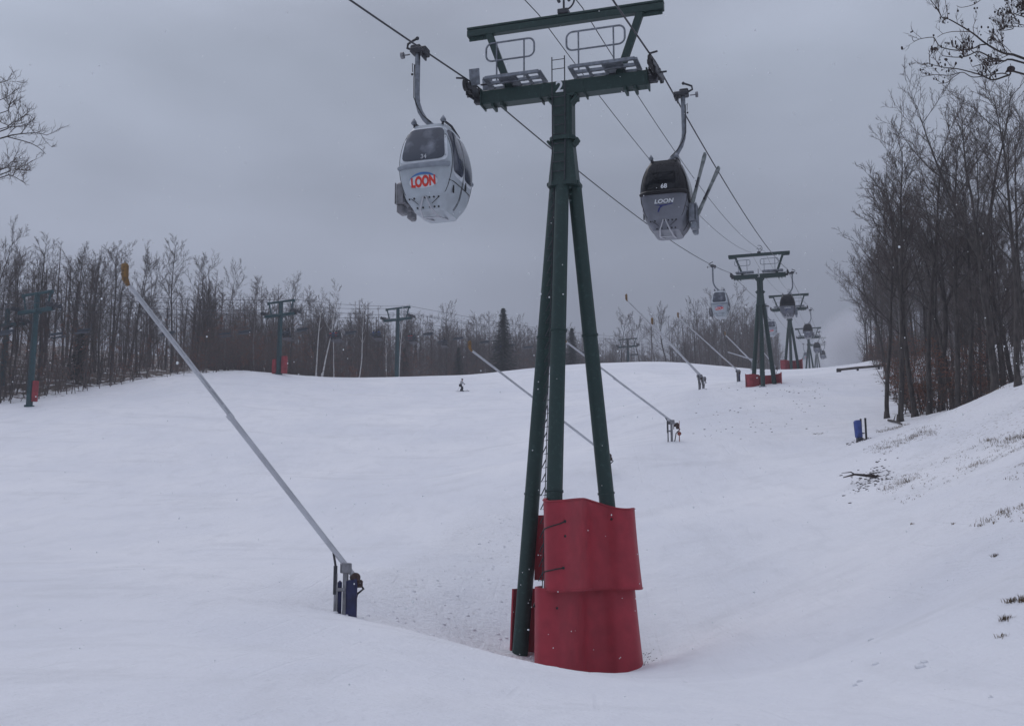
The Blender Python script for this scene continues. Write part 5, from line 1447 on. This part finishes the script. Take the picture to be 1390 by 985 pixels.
for (x, y), z in zip(cand, zc_):
    big_ = vnoise(np.array([x / 1.1 + 7]), np.array([y / 1.6 + 3]))[0]
    if big_ < -.05 and rn.random() < .7: continue
    tuft(gm, Vector((x, y, z)), rn.randint(3, 8) + (6 if big_ > .22 else 0), rn.uniform(.04, .13) * (1.9 if big_ > .22 else 1), .05 + (.08 if big_ > .22 else 0))
tag(gm.build('dry_grass', M['grass']), 'dry brown grass tufts poking through the thin snow of the right bank', 'grass', kind='stuff')

cm = MB(); 
def clod(mb, p, r_, flat=.5):
    k1, k2, k3 = rn.uniform(0, 6), rn.uniform(0, 6), rn.uniform(.7, 1.5)
    def fn(u, v):
        th = math.pi * v; ph = 2 * math.pi * u; q = r_ * (1 + .25 * math.sin(3 * ph + k1) * math.sin(2 * th + k2))
        return p + Vector((q * k3 * math.sin(th) * math.cos(ph), q * math.sin(th) * math.sin(ph), -q * flat * math.cos(th)))
    mb.grid(fn, 8, 5, closeu=True)
for px_, Y, r_ in ((1000, 10.4, .085), (1010, 10.3, .05), (1250, 15.5, .07), (1160, 15.4, .05), (1167, 15.6, .04), (1188, 16.5, .05), (1183, 19.5, .05), (1255, 15.7, .05), (930, 21, .045), (1345, 12.5, .03)):
    clod(cm, gat(px_, Y), r_, .75)
for k in range(260):     # churned lumps between the near gun and the near tower
    Y = 28 + 26 * rn.random(); x = -4.2 + (Y - 30) * .16 + 5.2 * rn.random()
    if x > 1.2: continue
    clod(cm, Vector((x, Y, gz(x, Y))), rn.uniform(.02, .07), .6)
tag(cm.build('snow_clumps', M['snowy']), 'loose lumps of snow scattered near the tower and in the churned strip', 'snow', kind='stuff')
dm = MB(); zs_ = []
for k in range(150):
    Y = rn.gauss(45, 1.3); px_ = rn.gauss(1183, 16); p = gat(px_, Y); clod(dm, p, rn.uniform(.02, .07), .35)
for k in range(60):
    Y = rn.gauss(58, .5); p = gat(rn.gauss(1169, 7), Y); clod(dm, p, rn.uniform(.03, .08), .4)
for k in range(70):  # dark clods standing in for the shadowed gap at the pad foot
    Y = rn.uniform(31.0, 32.3); p = gat(rn.gauss(874, 8), Y); clod(dm, p, rn.uniform(.01, .03), .4)
for k in range(140):
    Y = rn.uniform(63, 112); p = gat(rn.uniform(940, 1120), Y); clod(dm, p, rn.uniform(.03, .07), .4)
tag(dm.build('earth_clods', M['wood']), 'brown clods of earth and bark dotted on the snow', 'earth', kind='stuff')
fb = MB(); b0 = gat(1180, 45)
def fbp(l): return [Vector(p) for p in l]
fb.tube(fbp([(-1.05, .1, .10), (-.6, 0, .22), (-.1, .1, .18), (.3, 0, .12), (.62, -.15, .05)]), [.02, .045, .06, .07, .08], 7)
for l in ([(-.1, .1, .18), (.3, .3, .30), (.7, .4, .36)], [(-.6, 0, .22), (-.8, -.2, .30), (-1.2, -.2, .26)], [(.3, 0, .12), (.1, -.3, .2), (-.3, -.5, .12)], [(.62, -.15, .05), (.8, .1, .25), (1.3, .3, .3)], [(.3, 0, .12), (.7, -.4, .12), (1.1, -.5, .05)]): fb.tube(fbp(l), [.04, .025, .01], 5)
q = fb.build('fallen_branch', M['wood']); q.location = b0; tag(q, 'dark crooked fallen branch lying on a muddy patch of the lower slope', 'branch')
for (pa, Ya, pb_, Yb, r_, lab) in ((1300, 63, 1338, 58.5, .10, 'dark fallen log between the pale patched trunk and the big forked tree'), (1206, 64, 1224, 60, .07, 'short fallen log at the front corner of the right wood'), (1340, 58, 1362, 55.5, .08, 'fallen log lying at the foot of the big forked tree')):
    A1, B1 = gat(pa, Ya), gat(pb_, Yb); D1 = B1 - A1
    mb = MB(); mb.tube([Vector((0, 0, r_)), D1 * .5 + Vector((0, 0, r_ * 1.6)), D1 + Vector((0, 0, r_))], [r_, r_ * .85, r_ * .6], 8)
    mb.tube([D1 * .4 + Vector((0, 0, r_)), D1 * .45 + Vector((.2, .3, .5))], [.04, .015], 5)
    q = mb.build('fallen_log', M['wood']); q.location = A1; tag(q, lab, 'log', 'fallen logs at the front of the right wood')
# dark pipe on the crest by the wood
a_ = gat(1137, 128); b_ = gat(1193, 122); o = empty('water_pipe', a_, 0, 'dark pipe lying across the crest at the left foot of the right wood', 'pipe')
mb = MB(); d_ = b_ - a_; mb.tube([Vector((0, 0, .28)), d_ * .5 + Vector((0, 0, .42)), d_ * 1.02 + Vector((0, 0, .5))], [.15, .15, .15], 10); mb.build('pipe', M['wood'], o)
mb = MB(); mb.bbox((0.15, 0, .18), (.5, .4, .55), .05); mb.bbox(d_ * .5 + Vector((0, 0, .1)), (.2, .3, .5), .03); mb.bbox(d_ + Vector((0, 0, .1)), (.2, .3, .7), .03); mb.build('support', M['darksteel'], o)

# falling snow
fs = MB()
for k in range(900):
    Y = 2.2 + 26 * rn.random() ** 1.15; px_ = rn.uniform(-60, 1450); py_ = rn.uniform(-60, 1040); p = at(px_, py_, Y)
    if p.z < gz(p.x, p.y) + .1: continue
    r_ = rn.uniform(.0026, .0058) * (.35 + Y / 14) ; fs.ball(p, r_, 6, 4, (1, 1, rn.uniform(.8, 1.5)))
tag(fs.build('falling_snow', M['txtwhite']), 'sparse white snowflakes falling through the air', 'snow', kind='stuff')

# drifting plume of machine made snow beyond the crest
pm = MB(); pc_ = at(1158, 464, 330)
pm.ball((0, 0, 0), 1.0, 20, 12)
PM = bpy.data.materials.new('snow_plume'); PM.use_nodes = True; pt = PM.node_tree; pt.nodes.remove(pt.nodes['Principled BSDF'])
pv = pt.nodes.new('ShaderNodeVolumePrincipled'); pv.inputs['Color'].default_value = (0.95, 0.96, 1, 1)
ptc = pt.nodes.new('ShaderNodeTexCoord'); pg = pt.nodes.new('ShaderNodeVectorMath'); pg.operation = 'LENGTH'; pt.links.new(ptc.outputs['Object'], pg.inputs[0])
pr = pt.nodes.new('ShaderNodeMapRange'); pr.inputs[1].default_value = 1.0; pr.inputs[2].default_value = 0.1; pr.inputs[3].default_value = 0.0; pr.inputs[4].default_value = 0.14
pt.links.new(pg.outputs['Value'], pr.inputs[0]); pt.links.new(pr.outputs[0], pv.inputs['Density']); pt.links.new(pv.outputs[0], pt.nodes['Material Output'].inputs['Volume'])
q = pm.build('snow_plume', PM); q.location = pc_; q.scale = (11, 30, 11); tag(q, 'pale drifting plume of machine made snow beyond the crest', 'mist', kind='stuff')

# labels shared by a few: tell them apart by their order across the view
bpy.context.view_layer.update()
same = {}
for o in C.objects:
    if o.parent is None and o.get('category') and o.get('label'): same.setdefault(o['label'], []).append(o)
ORD = ['leftmost', 'second from left', 'third from left', 'fourth from left', 'fifth from left', 'sixth from left', 'seventh from left', 'rightmost']
for lab, obs in same.items():
    n_ = len(obs)
    if n_ < 2 or n_ > (8 if 'chair' in lab else 4): continue
    obs.sort(key=lambda o: pxof(o.location.x, o.location.y, o.location.z))
    for k, o in enumerate(obs):
        w = 'rightmost' if k == n_ - 1 else ORD[k]
        new = w + ' ' + lab
        if 'lift chair' in lab: new = w + ' small empty lift chair in front of the wood past the unpadded tower'
        if len(new.split()) > 16: new = new.replace(' from left', '')
        if len(new.split()) <= 16: o['label'] = new
